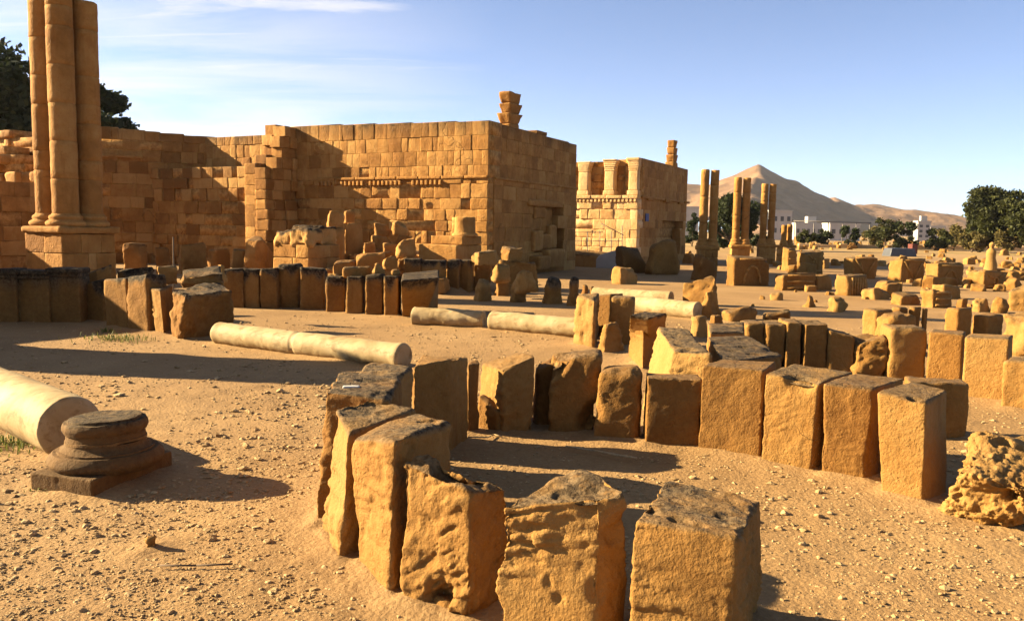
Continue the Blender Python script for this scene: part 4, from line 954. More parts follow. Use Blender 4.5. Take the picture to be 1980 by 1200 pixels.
# ---------------------------------------------------------------- shaded middle row
MR = 'upright stones of the shaded middle row'
for (xl, xr, yt, y2, yb, lab, kw) in (
    (428, 470, 521, 519, 594, 'stone beside the jagged fragment, first of the shaded middle row', {}),
    (471, 501, 519, 520, 594, 'slim stone with a pale worn face, second of the shaded middle row', {'tint': .55}),
    (503, 535, 519, 517, 595, 'plain dark-topped stone just under the broken pedestal corner', {}),
    (538, 578, 512, 511, 594, 'round-headed black-topped stone in front of the broken pedestal', {'r': .12, 'amp': .04}),
    (581, 627, 517, 520, 597, 'stone with chipped crest at the pedestal middle', {'amp': .04}),
    (629, 666, 535, 536, 602, 'lowest stone of the shaded middle row, right below the pedestal edge', {}),
    (668, 702, 534, 533, 606, 'stone with a worn grey slab top, left neighbour of the tooth-topped one', {'taper': .05}),
    (706, 739, 533, 531, 608, 'stone with tooth-like broken lumps on top in the middle row', {'amp': .035}),
    (741, 769, 533, 535, 610, 'narrow stone beside the tilted block that ends the middle row', {})):
    kw.setdefault('tint', .4); kw.setdefault('r', .045)
    blk(US, lab, ST, MR, xl, xr, yt, y2, yb, yb + .7, .5, band=.3, cut=2, cutd=(.86, .96), **kw)
hx(US, 'heavy tilted block ending the middle row, overhanging the marble shaft', ST, MR, [(776, 543, .92), (850, 536, .95), (848, 522, .95), (778, 526, .95)], [(778, 610), (820, 614), None, None], r=.05, amp=.03, rough=.015, seed=231, band=.3, topst=.8, tint=.4)
gbox('loose_slab', 'worn grey slab lying on top of the middle row', ST, None, 662, 722, 515, 536, dep=.7, yaw=10, d=19.0, r=.05, amp=.05, seed=232, topst=1.0, tint=.6)
rock('loose_stone', 'jagged pale lump on top of the middle row', ST, None, 716, 748, 509, 532, d=18.8, seed=233, tint=.6)
rock('loose_stone', 'thin flat flake on top of the middle row beside the tilted block', ST, None, 752, 778, 519, 532, d=18.7, seed=234, tint=.5)
# back row
BR = 'upright stones of the row behind'
for (xl, xr, yt, yb, lab) in ((780, 812, 500, 566, 'black-topped stone behind the tilted block, first of the rear row'), (813, 862, 503, 566, 'widest dark stone of the rear row'),
                              (864, 886, 502, 565, 'slim dark stone, third of the rear row'), (888, 910, 502, 564, 'last dark stone of the rear row, beside stacked blocks')):
    blk(US, lab, ST, BR, xl, xr, yt, yt + 1, yb, yb + .6, .6, band=.3, tint=.35, cut=2, cutd=(.86, .96))
gbox('stacked_block', 'lower block of the two-block stack at the rear row end', ST, None, 910, 950, 512, 562, dep=.7, yaw=20, seed=241, tint=.35)
gbox('stacked_block', 'rough sunlit-sided block on top of the rear row stack', ST, None, 909, 966, 484, 513, dep=.7, yaw=33, d=25.4, seed=242, rough=.05, amp=.06, tint=.6)
gbox('stacked_block', 'rough block with a pointed bright corner above the round rocks', ST, None, 964, 1014, 476, 506, dep=.7, yaw=40, d=26.5, seed=243, rough=.06, amp=.08, tint=.55)
gbox('stacked_block', 'dark supporting block under the pointed rough block', ST, None, 955, 1040, 504, 560, dep=.6, yaw=15, d=26.2, z0=-.05, seed=244, tint=.3)
RK = 'rocks between the rows'
for (xl, xr, yt, yb, lab, kw) in (
    (911, 956, 540, 583, 'sharp-cornered small rock with bright face, below the stacked blocks', {'tint': .65, 'yaw': 40}),
    (950, 990, 541, 573, 'dark flat-topped block right behind the sharp-cornered rock', {'tint': .2, 'r': .05, 'yaw': 20}),
    (984, 1042, 522, 566, 'egg-shaped rock balanced on a smaller one', {'d': 21.5, 'tint': .6}),
    (980, 1024, 549, 585, 'small knobbly rock carrying the egg-shaped one', {'tint': .5}),
    (944, 992, 507, 546, 'rounded rock in front of the supporting block', {'d': 23.5, 'tint': .55}),
    (1045, 1092, 537, 589, 'blackened rock with a bright flat top before the shaft', {'tint': .6, 'band': .35, 'dep': .9}),
    (1091, 1128, 537, 593, 'dark leaning split rock, right of the blackened one', {'tint': .1, 'top_scale': .5, 'band': .4}),
    (1122, 1140, 549, 573, 'small dark round stone, one of two side by side', {'tint': .1}),
    (1138, 1152, 553, 574, 'smaller dark round stone beside the rough pillar-like stone', {'tint': .1})):
    rock('rock', lab, 'rock', RK, xl, xr, yt, yb, **kw)

# cluster in the middle of the court
MC = 'stones of the central cluster'
hx(US, 'rough sunlit stone standing at the left of the central cluster', ST, MC, [(1117, 573, .86), (1150, 580, .84), (1158, 568, .88), (1126, 564, .88)], [(1110, 668), (1146, 674), None, None], r=.07, amp=.07, rough=.05, seed=251, tint=.65)
blk(US, 'smooth brown slab wedged upright beside the rough cluster stone', ST, MC, 1152, 1179, 570, 568, 652, 655, .45, r=.03, seed=252, tint=.45)
blk('squared_block', 'squared shaded block perched at the cluster top', ST, MC, 1180, 1221, 575, 577, 668, 670, .45, r=.03, seed=253, tint=.4)
rock('rock', 'broken rock leaning at the foot of the cluster', 'rock', MC, 1146, 1214, 622, 684, seed=254, tint=.6, rough=.06, top_scale=.5, dep=.6)
hx(US, 'two-faced stone with a jagged shadow, rightmost of the central cluster', ST, MC, [(1219, 609, .84), (1256, 616, .82), (1288, 606, .85), (1246, 602, .86)], [(1215, 684), (1254, 693), (1284, 690), None], r=.05, amp=.035, rough=.02, seed=255, tint=.5, band=.1)

# ---------------------------------------------------------------- second ring on the right
SR = 'upright stones of the second ring'
hx(US, 'broad grey-topped slab sloping between the two rings', ST, SR, [(1398, 698, .75), (1512, 686, .72), (1446, 646, .75), (1368, 650, .76)], r=.05, amp=.035, rough=.03, seed=301, topst=1.2, tint=.5, strata=.015)
hx(US, 'second grey-topped stone farther along the second ring west side', ST, SR, [(1374, 643, .75), (1440, 641, .75), (1438, 622, .75), (1368, 622, .76)], r=.05, amp=.03, rough=.02, seed=302, topst=1.2, tint=.5)
for (xl, xr, y1, y2, b1, b2, lab, kw) in (
    (1440, 1476, 626, 624, 722, 723, 'dark stone at the second ring back, next to the grey tops', {}),
    (1478, 1514, 628, 627, 724, 725, 'second dark stone at the second ring back', {}),
    (1516, 1547, 622, 622, 726, 727, 'slim tall dark stone at the second ring back', {'r': .03}),
    (1552, 1596, 627, 626, 728, 729, 'flat-topped dark stone right of the slim one', {'r': .02}),
    (1597, 1648, 637, 649, 730, 732, 'dark stone with a sunlit sloping top corner', {'r': .05}),
    (1651, 1713, 660, 652, 734, 737, 'rough pitted stone with a ragged sunlit crest', {'r': .10, 'amp': .08, 'rough': .06, 'tint': .6}),
    (1716, 1788, 633, 634, 739, 742, 'round-cornered stone with a hole near its top', {'r': .09, 'amp': .035, 'tint': .5}),
    (1789, 1857, 641, 646, 745, 752, 'smooth sunlit slab of the second ring, taller left one of two', {'tint': .6, 'r': .025, 'rough': .006, 'amp': .012}),
    (1858, 1943, 652, 654, 768, 778, 'broadest smooth sunlit slab of the second ring', {'tint': .6, 'r': .025, 'rough': .006, 'amp': .012}),
    (1934, 2010, 698, 699, 790, 800, 'low sunlit stone cut by the right picture edge', {'tint': .6})):
    kw.setdefault('tint', .4)
    blk(US, lab, ST, SR, xl, xr, y1, y2, b1, b2, .5, topst=.8, **kw)
for (xl, xr, yt, yb, lab, kw) in (
    (1666, 1724, 597, 672, 'weathered pale-edged slab at the far side of the second ring', {'tint': .55}),
    (1722, 1752, 594, 668, 'dark narrow stone at the far side, left one of three', {'tint': .2}),
    (1753, 1776, 592, 668, 'dark narrow stone at the far side, middle one of three', {'tint': .25}),
    (1777, 1791, 595, 668, 'thin dark stone at the far side, last one of three', {'tint': .2}),
    (1826, 1875, 594, 652, 'block with one bright side between the far stones and the round boulder', {'tint': .55}),
    (1878, 1936, 607, 652, 'low dark block left of the round boulder', {'tint': .2})):
    gbox(US, lab, ST, SR, xl, xr, yt, yb, dep=.7, yaw=25, topst=.7, **kw)
rock('rock', 'rough bright rock within the second ring behind the ragged stone', 'rock', SR, 1676, 1780, 606, 690, seed=321, tint=.65, dep=.7)
rock('rock', 'large round-backed boulder at the right edge behind the smooth slabs', 'rock', None, 1922, 2030, 608, 696, seed=322, tint=.5, top_scale=.75)
# loose pieces between shafts and second ring
LP_ = 'loose stones beyond the marble shafts'
gbox('loose_slab', 'dark slab propped up at a slant behind the shafts', ST, LP_, 1318, 1386, 538, 592, dep=.45, yaw=-32, tilt=(.12, .0), seed=331, tint=.3)
gbox('loose_slab', 'bright wedge-shaped stone leaning by the shaft end', ST, LP_, 1340, 1402, 563, 618, dep=.6, yaw=38, top_scale=.45, seed=332, tint=.65, topst=.1)
rock('rock', 'crumbly pale rock at the foot of the wedge-shaped stone', 'rock', LP_, 1329, 1372, 612, 656, seed=333, tint=.75)
rock('rock', 'small brown rock pressed against the crumbly pale one', 'rock', LP_, 1364, 1400, 608, 642, seed=334, tint=.45)
gbox('loose_slab', 'square dark block lying above the grey-topped stones', ST, LP_, 1394, 1462, 596, 624, dep=.6, yaw=15, seed=335, tint=.3)
gbox('loose_slab', 'long dark slab lying on the sand beyond the second ring', ST, LP_, 1474, 1529, 601, 621, dep=.45, yaw=-12, tilt=(.06, 0), seed=336, tint=.2, band=.3)
gbox('squared_block', 'lone bright squared block on the sunlit sand before the gate', ST, None, 1183, 1236, 517, 550, dep=.7, yaw=30, r=.08, seed=337, tint=.7, topst=.2)

# ---------------------------------------------------------------- pier stump and rubble under the long wall
sp_c = PD(597, 500, 26.0)
st_e = empty('broken_pedestal', (sp_c[0], sp_c[1], 0), 'broken pillar pedestal with a crumbled top before the long wall', 'pedestal')
u = DR; v_ = DL; side = 1.5; C = np.array([sp_c[0], sp_c[1], 0])
mb = MB(); z = -.1
for k, h in enumerate((.6, .45, .42)):
    for i in range(2):
        for j in range(2):
            ca, cb = (0, .48 + .1 * k) if i == 0 else (.48 + .1 * k, 1)
            da, db = (0, .55 - .1 * k) if j == 0 else (.55 - .1 * k, 1)
            c8 = [C + u * s * side + v_ * w_ * side + np.array([0, 0, zz]) for zz in (z, z + h - .01) for s, w_ in ((ca + .004, da + .004), (cb - .004, da + .004), (cb - .004, db - .004), (ca + .004, db - .004))]
            a, f, s_ = rbox(c8, res=.08, r=.03, amp=.025, rough=.012, seed=nseed(), topst=.3); mb.add(a, f, .5 + .12 * ((i + j + k) % 3 - 1), s_)
    z += h
mb.build('pedestal_blocks', M['wall'], st_e)
for (s0, s1, w0, w1, h) in ((.0, .5, .0, .5, .5), (.45, 1.02, .1, .9, .58), (.02, .45, .5, 1.0, .42)):
    c8 = [C + u * s * side + v_ * w_ * side + np.array([0, 0, zz]) for zz in (z - .03, z + h) for s, w_ in ((s0, w0), (s1, w0), (s1, w1), (s0, w1))]
    finish('broken_crown', c8, None, None, None, parent=st_e, r=.2, amp=.14, rough=.06, topst=.5, mat='wall', res=.06, hd=26, band=.15)
RB = 'rubble heap under the long wall'
tc_ = PD(812, 500, 27.5)
sb = empty('column_stub', (tc_[0], tc_[1], 0), 'bright column stub on a large moulded base at the wall foot', 'column base')
C = np.array([tc_[0], tc_[1], 0])
uu = -DL; vv = DR
def cb2(name, a0, a1, b0, b1, z0, z1, tn=.6, r=.04, mat='wall'):
    c8 = [C + uu * s + vv * w_ + np.array([0, 0, zz]) for zz in (z0, z1) for s, w_ in ((a0, b0), (a1, b0), (a1, b1), (a0, b1))]
    return finish(name, c8, None, None, None, parent=sb, r=r, amp=.03, rough=.015, topst=.2, mat=mat, hd=27, tint=tn)
cb2('pedestal', -.05, 1.45, 0, 1.6, -.06, 1.42, .65); cb2('step', .25, 1.5, .25, 1.5, 1.42, 1.72, .5)
mb = MB(); lathe(mb, C + uu * 1.25 + vv * .8 + [0, 0, 1.7], (0, 0, 1), [(0, 0), (0, .42), (.08, .42), (.12, .36), (.14, .34), (.5, .335), (.62, .335), (.64, .3), (.64, 0)], 26, .02, 4, .6); mb.build('shaft_stub', M['wall'], sb)
mb = MB(); lathe(mb, C + uu * .75 + vv * 1.2 + [0, 0, 1.7], (0, 0, 1), [(0, 0), (0, .25), (.3, .22), (.62, .22), (.64, 0)], 20, .02, 6, .2); mb.build('shaft_stub', M['wall'], sb)
for (xl, xr, yt, yb, d, z0, lab, kw) in (
    (626, 668, 440, 520, 29.0, -.05, 'upright post block carrying the small capital', {'yaw': 28}),
    (632, 665, 407, 441, 29.2, None, 'small sunlit capital set on a post block by the wall shadow', {'yaw': 28, 'top_scale': 1.2, 'tint': .75}),
    (661, 704, 431, 520, 29.6, -.05, 'moulded post block with two bright slits', {'yaw': 28, 'tint': .4}),
    (664, 688, 407, 432, 30.2, None, 'short drum fragment on the moulded post block', {'yaw': 28, 'top_scale': .9}),
    (716, 760, 456, 520, 30.0, -.05, 'big square block at the heap bottom with a worn front', {'yaw': 20, 'tint': .3}),
    (722, 756, 433, 457, 30.4, None, 'block with a carved front panel on the rubble heap', {'yaw': 14, 'tint': .6, 'strata': .02}),
    (755, 790, 428, 456, 30.2, None, 'boulder-like block throwing a pointed shadow on the wall', {'yaw': 40, 'r': .2, 'amp': .1}),
    (757, 800, 455, 520, 29.8, -.05, 'supporting block below the boulder-like one', {'yaw': 10, 'tint': .25}),
    (738, 770, 470, 500, 28.4, None, 'low block with a round carved face on the heap front', {'yaw': 20, 'tint': .45}),
    (764, 806, 461, 497, 27.2, None, 'bright broken block tipped on the heap, left of the stub base', {'yaw': 35, 'tint': .75, 'r': .15, 'amp': .12, 'tilt': (.1, 0)}),
    (700, 728, 468, 492, 28.6, None, 'half-lit block low on the heap beside the post blocks', {'yaw': 30}),
    (688, 746, 489, 522, 25.0, None, 'dark-fronted beam block with bright ends in front of the heap', {'yaw': 8, 'tint': .25, 'dep': .4}),
    (740, 770, 494, 522, 24.6, None, 'rough carved lump right of the beam block', {'yaw': 25, 'rough': .07}),
    (768, 800, 496, 524, 25.2, None, 'dark rough lump below the tipped bright block', {'yaw': 5, 'rough': .07, 'tint': .2})):
    kw.setdefault('tint', .5); kw.setdefault('rough', .03); kw.setdefault('amp', .05)
    gbox('rubble_block', lab, ST, RB, xl, xr, yt, yb, d=d, z0=z0, topst=.4, mat='wall', **kw)
for (xl, xr, yt, yb, d, lab, kw) in ((690, 770, 488, 545, 27.4, 'heap of earth-bound footing stones under the rubble', {'dep': .9}), (640, 700, 505, 560, 25.0, 'dark footing block beside the broken pedestal', {}),
                                    (770, 812, 500, 552, 26.0, 'dark footing block before the stub base', {})):
    gbox('footing_block', lab, ST, RB, xl, xr, yt, yb, d=d, z0=-.05, yaw=18, mat='wall', tint=.2, **kw)
def heap_z(px, d):
    return (1.35 - .45 * abs(px - 760) / 140) * max(.2, .40 + .55 * (d - 25.5) / 5)
hxs = np.linspace(-7.6, -.9, 70); hys = np.linspace(23.6, 33.0, 70); HX, HY = np.meshgrid(hxs, hys, indexing='ij'); hv = []
for x_, y_ in zip(HX.ravel(), HY.ravel()):
    px = 990 + 1600 * x_ / y_; e_ = min(1, max(0, (px - 615) / 40)) * min(1, max(0, (915 - px) / 40)) * min(1, max(0, (y_ - 24.2) / 1.6))
    hv.append((x_, y_, -.12 + e_ * (heap_z(px, y_) * .72 + .12)))
hv = np.array(hv); hv[:, 2] += .06 * fbm(hv * 2.2, 3); ii, jj = np.meshgrid(np.arange(69), np.arange(69), indexing='ij'); ii = ii.ravel(); jj = jj.ravel()
o = mesh_obj('earth_mound', hv, np.stack([ii * 70 + jj, (ii + 1) * 70 + jj, (ii + 1) * 70 + jj + 1, ii * 70 + jj + 1], 1), M['ground']); tag(o, None, None, None, 'structure')
crng = random.Random(31)
for i in range(85):
    px = crng.uniform(630, 905); d = crng.uniform(24.5, 31.0); zt_ = heap_z(px, d) * crng.uniform(.72, .92) + .04; sz = crng.uniform(.3, .72)
    p = PD(px, 500, d); c8 = box8(p, sz * crng.uniform(.8, 1.4), sz, zt_ - sz * .5, zt_ + sz * .35, crng.uniform(0, 90), crng.uniform(.6, 1.0), (crng.uniform(-.08, .08), crng.uniform(-.06, .06)))
    finish('rubble_chunk', c8, 'broken chunk in the jumbled heap under the long wall', ST, 'chunks of the jumbled heap', mat='wall', r=.08, amp=.08, rough=.05, edge=1.4, topst=.3, res=.07, tint=crng.uniform(.2, .9), hd=d, cut=5, cutd=(.6, .9))
# low dark stones in the shaded corner under the walls
for i, (xl, xr, yt, yb) in enumerate(((240, 285, 470, 510), (300, 330, 478, 515), (345, 400, 470, 512), (400, 445, 482, 515), (452, 505, 480, 520), (0, 40, 470, 520), (480, 520, 462, 500))):
    gbox('fallen_block', 'fallen wall block lying in deep shade at the foot of the corner walls', ST, 'fallen blocks in the shaded corner', xl, xr, yt, yb, d=30 + i % 3, z0=-.05, yaw=10 + 13 * i, mat='wall', tint=.3, r=.08, amp=.06)

# ---------------------------------------------------------------- dark carved lumps before the gate tower
DG = 'shaded carved blocks before the gate tower'
def carved(label, xl, xr, yt, yb, kind, dep=.55, yaw=20, ts=1.0, group='carved blocks on the sand', tint=.6, name='carved_block', d=None, **kw):
    xm = (xl + xr) / 2; dd = d or float(T(xm, yb)[1])
    o = gbox(name, label, 'carved block', group, xl, xr, yt, yb, dep=dep, yaw=yaw, top_scale=ts, tint=tint, rough=kw.pop('rough', .05), amp=kw.pop('amp', .055), r=kw.pop('r', .06), edge=1.6, cut=2, cutd=(.84, .96), res=kw.pop('res', None) or min(.07, .0028 * dd), **kw)
    # relief added to the same mesh, in the block's own frame
    me = o.data; n = len(me.vertices); c = np.empty(n * 3, np.float32); me.vertices.foreach_get('co', c); c = c.reshape(-1, 3)
    a = math.radians(yaw); ux = np.array([math.cos(a), math.sin(a), 0]); uy = np.array([-math.sin(a), math.cos(a), 0])
    W = np.ptp(c @ ux) * .80; H = c[:, 2].max() - .02; f0 = np.percentile(c @ uy, 6) - .005
    mb = MB(); Q = lambda s, z: ux * s * W / 2 + uy * f0 + np.array([0, 0, z * H])
    rr = .035 * max(1, W)
    def seg(p, q): bar(mb, Q(*p), Q(*q), rr, tint, 6)
    if kind == 'v': seg((-.95, .9), (.1, .15)); seg((.1, .15), (.9, .85)); seg((-.9, .93), (.9, .93)); seg((-.5, .8), (-.1, .35))
    if kind == 'arch':
        pts = [(math.cos(t) * .55, .12 + math.sin(t) * .55) for t in np.linspace(0, math.pi, 9)]
        for p, q in zip(pts[:-1], pts[1:]): seg(p, q)
        seg((-.9, .88), (.9, .88))
    if kind == 'ring':
        pts = [(math.cos(t) * .22, .45 + math.sin(t) * .22) for t in np.linspace(0, 2 * math.pi, 9)]
        for p, q in zip(pts[:-1], pts[1:]): seg(p, q)
        seg((-.9, .85), (-.3, .65)); seg((.9, .85), (.3, .65)); seg((-.8, .2), (.8, .2))
    if kind == 'rows':
        for z in (.25, .55, .85): seg((-.9, z), (.9, z))
    if kind == 'flutes':
        for s in np.linspace(-.8, .8, 6): seg((s, .1), (s, .9))
    v2 = np.concatenate(mb.v); f2 = np.concatenate(mb.f)
    fo = np.empty(len(me.polygons) * 4, np.int32); me.polygons.foreach_get('vertices', fo)
    st = np.empty(n, np.float32); me.attributes['stain'].data.foreach_get('value', st)
    loc = o.location.copy(); props = {k: o[k] for k in o.keys()}
    bpy.data.objects.remove(o)
    o = mesh_obj(name, np.concatenate([c, v2]), np.concatenate([fo.reshape(-1, 4), f2 + n]), M[kw.get('mat', 'stone')], None, True, {'tint': np.full(n + len(v2), tint), 'stain': np.concatenate([st, np.zeros(len(v2))])})
    o.location = loc
    for k, v in props.items(): o[k] = v
    return o
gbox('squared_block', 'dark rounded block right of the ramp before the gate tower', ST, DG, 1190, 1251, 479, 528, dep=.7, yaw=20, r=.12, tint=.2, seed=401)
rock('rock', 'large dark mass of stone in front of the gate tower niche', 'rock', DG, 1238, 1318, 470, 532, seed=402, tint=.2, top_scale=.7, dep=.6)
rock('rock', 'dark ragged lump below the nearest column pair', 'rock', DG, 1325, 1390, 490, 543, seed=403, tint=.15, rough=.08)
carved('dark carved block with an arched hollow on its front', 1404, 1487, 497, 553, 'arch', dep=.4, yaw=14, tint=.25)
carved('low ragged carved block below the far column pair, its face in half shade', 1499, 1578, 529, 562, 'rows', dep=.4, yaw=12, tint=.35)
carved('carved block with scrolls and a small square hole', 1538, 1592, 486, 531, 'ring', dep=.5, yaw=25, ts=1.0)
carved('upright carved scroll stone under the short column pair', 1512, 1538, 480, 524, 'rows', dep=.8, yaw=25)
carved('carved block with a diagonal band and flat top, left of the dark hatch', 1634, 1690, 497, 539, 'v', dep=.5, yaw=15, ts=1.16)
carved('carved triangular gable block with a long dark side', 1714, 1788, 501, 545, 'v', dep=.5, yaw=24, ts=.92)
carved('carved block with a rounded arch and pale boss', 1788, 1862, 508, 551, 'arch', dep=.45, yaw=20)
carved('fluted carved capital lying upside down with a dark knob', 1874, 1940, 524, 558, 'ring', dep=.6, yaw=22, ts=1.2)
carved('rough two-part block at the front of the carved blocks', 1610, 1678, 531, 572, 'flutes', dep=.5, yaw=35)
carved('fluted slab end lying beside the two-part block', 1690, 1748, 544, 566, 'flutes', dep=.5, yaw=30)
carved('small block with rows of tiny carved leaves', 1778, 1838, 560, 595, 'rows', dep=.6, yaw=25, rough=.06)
gbox('squared_block', 'smooth trough-like block left of the leaf-carved one', ST, None, 1718, 1780, 566, 590, dep=.6, yaw=22, ts=None if False else 0) if False else gbox('squared_block', 'smooth trough-like block left of the leaf-carved one', ST, None, 1718, 1780, 566, 590, dep=.6, yaw=22, tint=.65, r=.1)
gbox('squared_block', 'pale low block half sunk behind the trough-like one', ST, None, 1668, 1722, 558, 580, dep=.7, yaw=28, tint=.7)
rock('rock', 'barrel-shaped cut stone lying on the open sand', 'rock', None, 1597, 1642, 570, 603, tint=.6, seed=411, top_scale=.85)
rock('rock', 'small tent-shaped stone left of the barrel-shaped one', 'rock', None, 1548, 1584, 567, 595, tint=.5, seed=412, top_scale=.3)
rock('rock', 'little flat stone on the sand near the fallen slabs', 'rock', None, 1484, 1516, 566, 581, tint=.6, seed=413)
rock('rock', 'hollowed ring-like stone between the leaf-carved block and the bright block', 'rock', None, 1842, 1874, 572, 600, tint=.45, seed=414)
rock('rock', 'low heaped stone right of the hollowed one', 'rock', None, 1876, 1914, 578, 604, tint=.55, seed=415)
rock('rock', 'rough stone topped with scrub near the picture edge', 'rock', None, 1914, 1950, 574, 606, tint=.5, seed=416)
gbox('loose_slab', 'tall leaning slab at the right picture edge', ST, None, 1950, 1992, 552, 602, dep=.5, yaw=-30, tilt=(.15, 0), tint=.6, seed=417)
frng = random.Random(5)
for i in range(30):
    px = frng.uniform(1488, 1985); py = frng.uniform(503, 580); d_ = float(T(px, py)[1]); wpx = frng.uniform(.35, .8) * FPX / d_
    gbox('fallen_block', 'broken block lying about among the carved blocks on the sand', ST, 'broken blocks among the carved ones', px - wpx / 2, px + wpx / 2, py - wpx * frng.uniform(.4, .75), py, dep=frng.uniform(.5, .9), yaw=frng.uniform(5, 50), tint=frng.uniform(.3, .9), topst=.3, amp=.05, r=.05, cut=3, cutd=(.72, .95))
# statue on the plain
sp_ = T(1914, 529); se = empty('standing_statue', sp_, 'weathered pale standing statue on a dark plinth among the far blocks', 'statue')
mb = MB(); hgt = zat(1914, 468, sp_); s = hgt / 1.5
lathe(mb, sp_ + [0, 0, .0], (0, 0, 1), [(0, 0), (0, .30 * s), (.25 * s, .29 * s), (.5 * s, .25 * s), (.75 * s, .20 * s), (.95 * s, .22 * s), (1.08 * s, .21 * s), (1.17 * s, .13 * s), (1.22 * s, .085 * s), (1.27 * s, .10 * s), (1.36 * s, .125 * s), (1.45 * s, .10 * s), (1.5 * s, .03), (1.5 * s, 0)], 22, .035, 77, .9)
mb.build('figure', M['stone'], se)
mb = MB(); c8 = box8(sp_ + np.array([.35, .2, 0]), .9, .6, -.05, .28, 20); a, f, s_ = rbox(c8, res=.08, r=.05, amp=.03, rough=.02, seed=5); mb.add(a, f, .2, s_); mb.build('plinth', M['stone'], se)
# hatch
hp = T(1748, 497); he = empty('dark_hatch', hp, 'black sloping hatch with a dark red panel at one end on the plain', 'hatch')
c8 = box8(T(1748, 496) + np.array([0, 1.0, 0]), 2.6, 1.6, -.05, .75, 4, .85); a, f, s_ = rbox(c8, res=.2, r=.05, amp=.02, rough=0, seed=6); mb = MB(); mb.add(a, f, 0, 0); mb.build('cover', M['window'], he)
c8 = box8(T(1771, 491) + np.array([0, .8, 0]), .6, .9, -.05, 1.05, 4); a, f, s_ = rbox(c8, res=.2, r=.03, amp=.01, rough=0, seed=7); mb = MB(); mb.add(a, f, 0, 0); mb.build('panel', M['rust'], he)

# stones scattered over the far plain
rng = random.Random(77); made = 0; SP = 'stones scattered over the far plain'
protos = []
for k in range(9):
    c8 = box8((0, 0), 1.0, .75, -.08, .7 + .25 * rng.random(), 15 * k, .6 + .35 * rng.random()); a, f, s_ = rbox(c8, res=.11, r=.16, amp=.14, rough=.05, seed=500 + k, topst=.2, cut=5, cutd=(.6, .9))
    me_o = mesh_obj('plain_stone', a, f, M['stone'], None, True, {'tint': np.full(len(a), .35 + .6 * rng.random()), 'stain': s_}); protos.append(me_o)
spots = []
for _ in range(110): spots.append((rng.uniform(1535, 1985), 464 + 20 * rng.random() ** 1.2, rng.uniform(.4, 1.2)))
for _ in range(46): spots.append((1330 + 655 * rng.random() ** 1.3, rng.uniform(484, 522), rng.uniform(.25, .8)))
for _ in range(44): spots.append((rng.uniform(1868, 2010), rng.uniform(492, 566), rng.uniform(.25, .8)))
for _ in range(16): spots.append((rng.uniform(1440, 1900), rng.uniform(560, 618), rng.uniform(.08, .2)))
SL = [('stone among the pale rubble scattered in front of the far trees', SP), ('stone lying between the columns and the carved blocks', 'stones between the columns and the carved blocks'),
      ('small stone in the rubble along the picture edge behind the statue', 'rubble along the picture edge'), ('pebble-sized stone on the bare sand before the second ring', 'little stones on the bare sand')]
for i, (px, py, s) in enumerate(spots):
    p = T(px, py); o = protos[i] if i < len(protos) else protos[i % len(protos)].copy()
    if i >= len(protos): COL.objects.link(o)
    o.location = p; o.rotation_euler = (0, 0, rng.uniform(0, 6.28)); sc_ = s; o.scale = (sc_ * rng.uniform(.8, 1.4), sc_, sc_ * rng.uniform(.6, 1.0))
    k = 0 if i < 110 else (1 if i < 156 else (2 if i < 200 else 3)); tag(o, SL[k][0], ST, SL[k][1])

# ---------------------------------------------------------------- far buildings, frames, fence
def building(label, xl, xr, yt, yb, d, wins, extras=()):
    xm = (xl + xr) / 2; c = PD(xm, yb, d); W = (xr - xl) * d / FPX; zt = EYE[2] - (yt - HZ(xm)) * d / FPX; D = W * .7
    e = empty('white_building', (c[0], c[1], 0), label, 'building', 'white buildings at the foot of the hills')
    def bx(nm, x0, x1, y0, y1, z0, z1, mat, par=None):
        mb = MB(); mb.add([[c[0] + x, c[1] + y, z] for z in (z0, z1) for x, y in ((x0, y0), (x1, y0), (x1, y1), (x0, y1))], [[0, 1, 5, 4], [1, 2, 6, 5], [2, 3, 7, 6], [3, 0, 4, 7], [4, 5, 6, 7], [3, 2, 1, 0]], .5)
        return mb.build(nm, M[mat], par or e, smooth=False)
    bx('wall', -W / 2, W / 2, 0, D, -1, zt, 'white'); bx('roof_parapet', -W / 2 - .15, W / 2 + .15, -.15, D + .15, zt, zt + .35, 'white')
    nx, nz = wins
    for i in range(nx):
        for j in range(nz):
            x = -W / 2 + W * (i + .5) / nx; z = 1.2 + (zt - 1.5) * (j + .25) / nz
            bx('window', x - W * .12 / nx * 2, x + W * .12 / nx * 2, -.06, .02, z, z + min(1.3, (zt - 1.5) / nz * .5), 'window')
    for (x0, x1, h) in extras: bx('roof_hut', W * x0, W * x1, D * .3, D * .7, zt + .35, zt + .35 + h, 'white')
building('largest white block building behind the column pairs', 1492, 1530, 409, 452, 230, (3, 2))
building('long low white building right of the largest white one', 1538, 1598, 433, 455, 260, (6, 1), ((-.05, .22, 2.0),))
building('small pale house behind the end of the pipe frame', 1604, 1662, 434, 460, 240, (4, 1))
building('tall narrow white house with rooftop rails among the bushes', 1773, 1797, 430, 472, 200, (2, 3), ((-.2, .3, 1.2),))
building('wide pale house behind the narrow white one', 1798, 1826, 439, 468, 235, (3, 1))
building('low white house between the gate tower and the first column pair', 1322, 1350, 402, 440, 240, (2, 1))
fr = empty('pipe_frame', T(1600, 478), 'long horizontal pipe on thin posts in front of the white buildings', 'frame')
Y = 125.0
mb = MB(); bar(mb, PD(1535, 427, Y), PD(1684, 431, Y), .09); mb.build('cross_pipe', M['metal'], fr)
for px in (1537, 1574, 1602, 1630, 1656, 1682):
    mb = MB(); p = PD(px, 428 + (px - 1535) * .027, Y); bar(mb, (p[0], p[1], -.1), p, .07); mb.build('post', M['metal'], fr)
lw = empty('boundary_wall', PD(1700, 468, 118), 'long low pale wall in front of the distant trees', 'wall')
mb = MB()
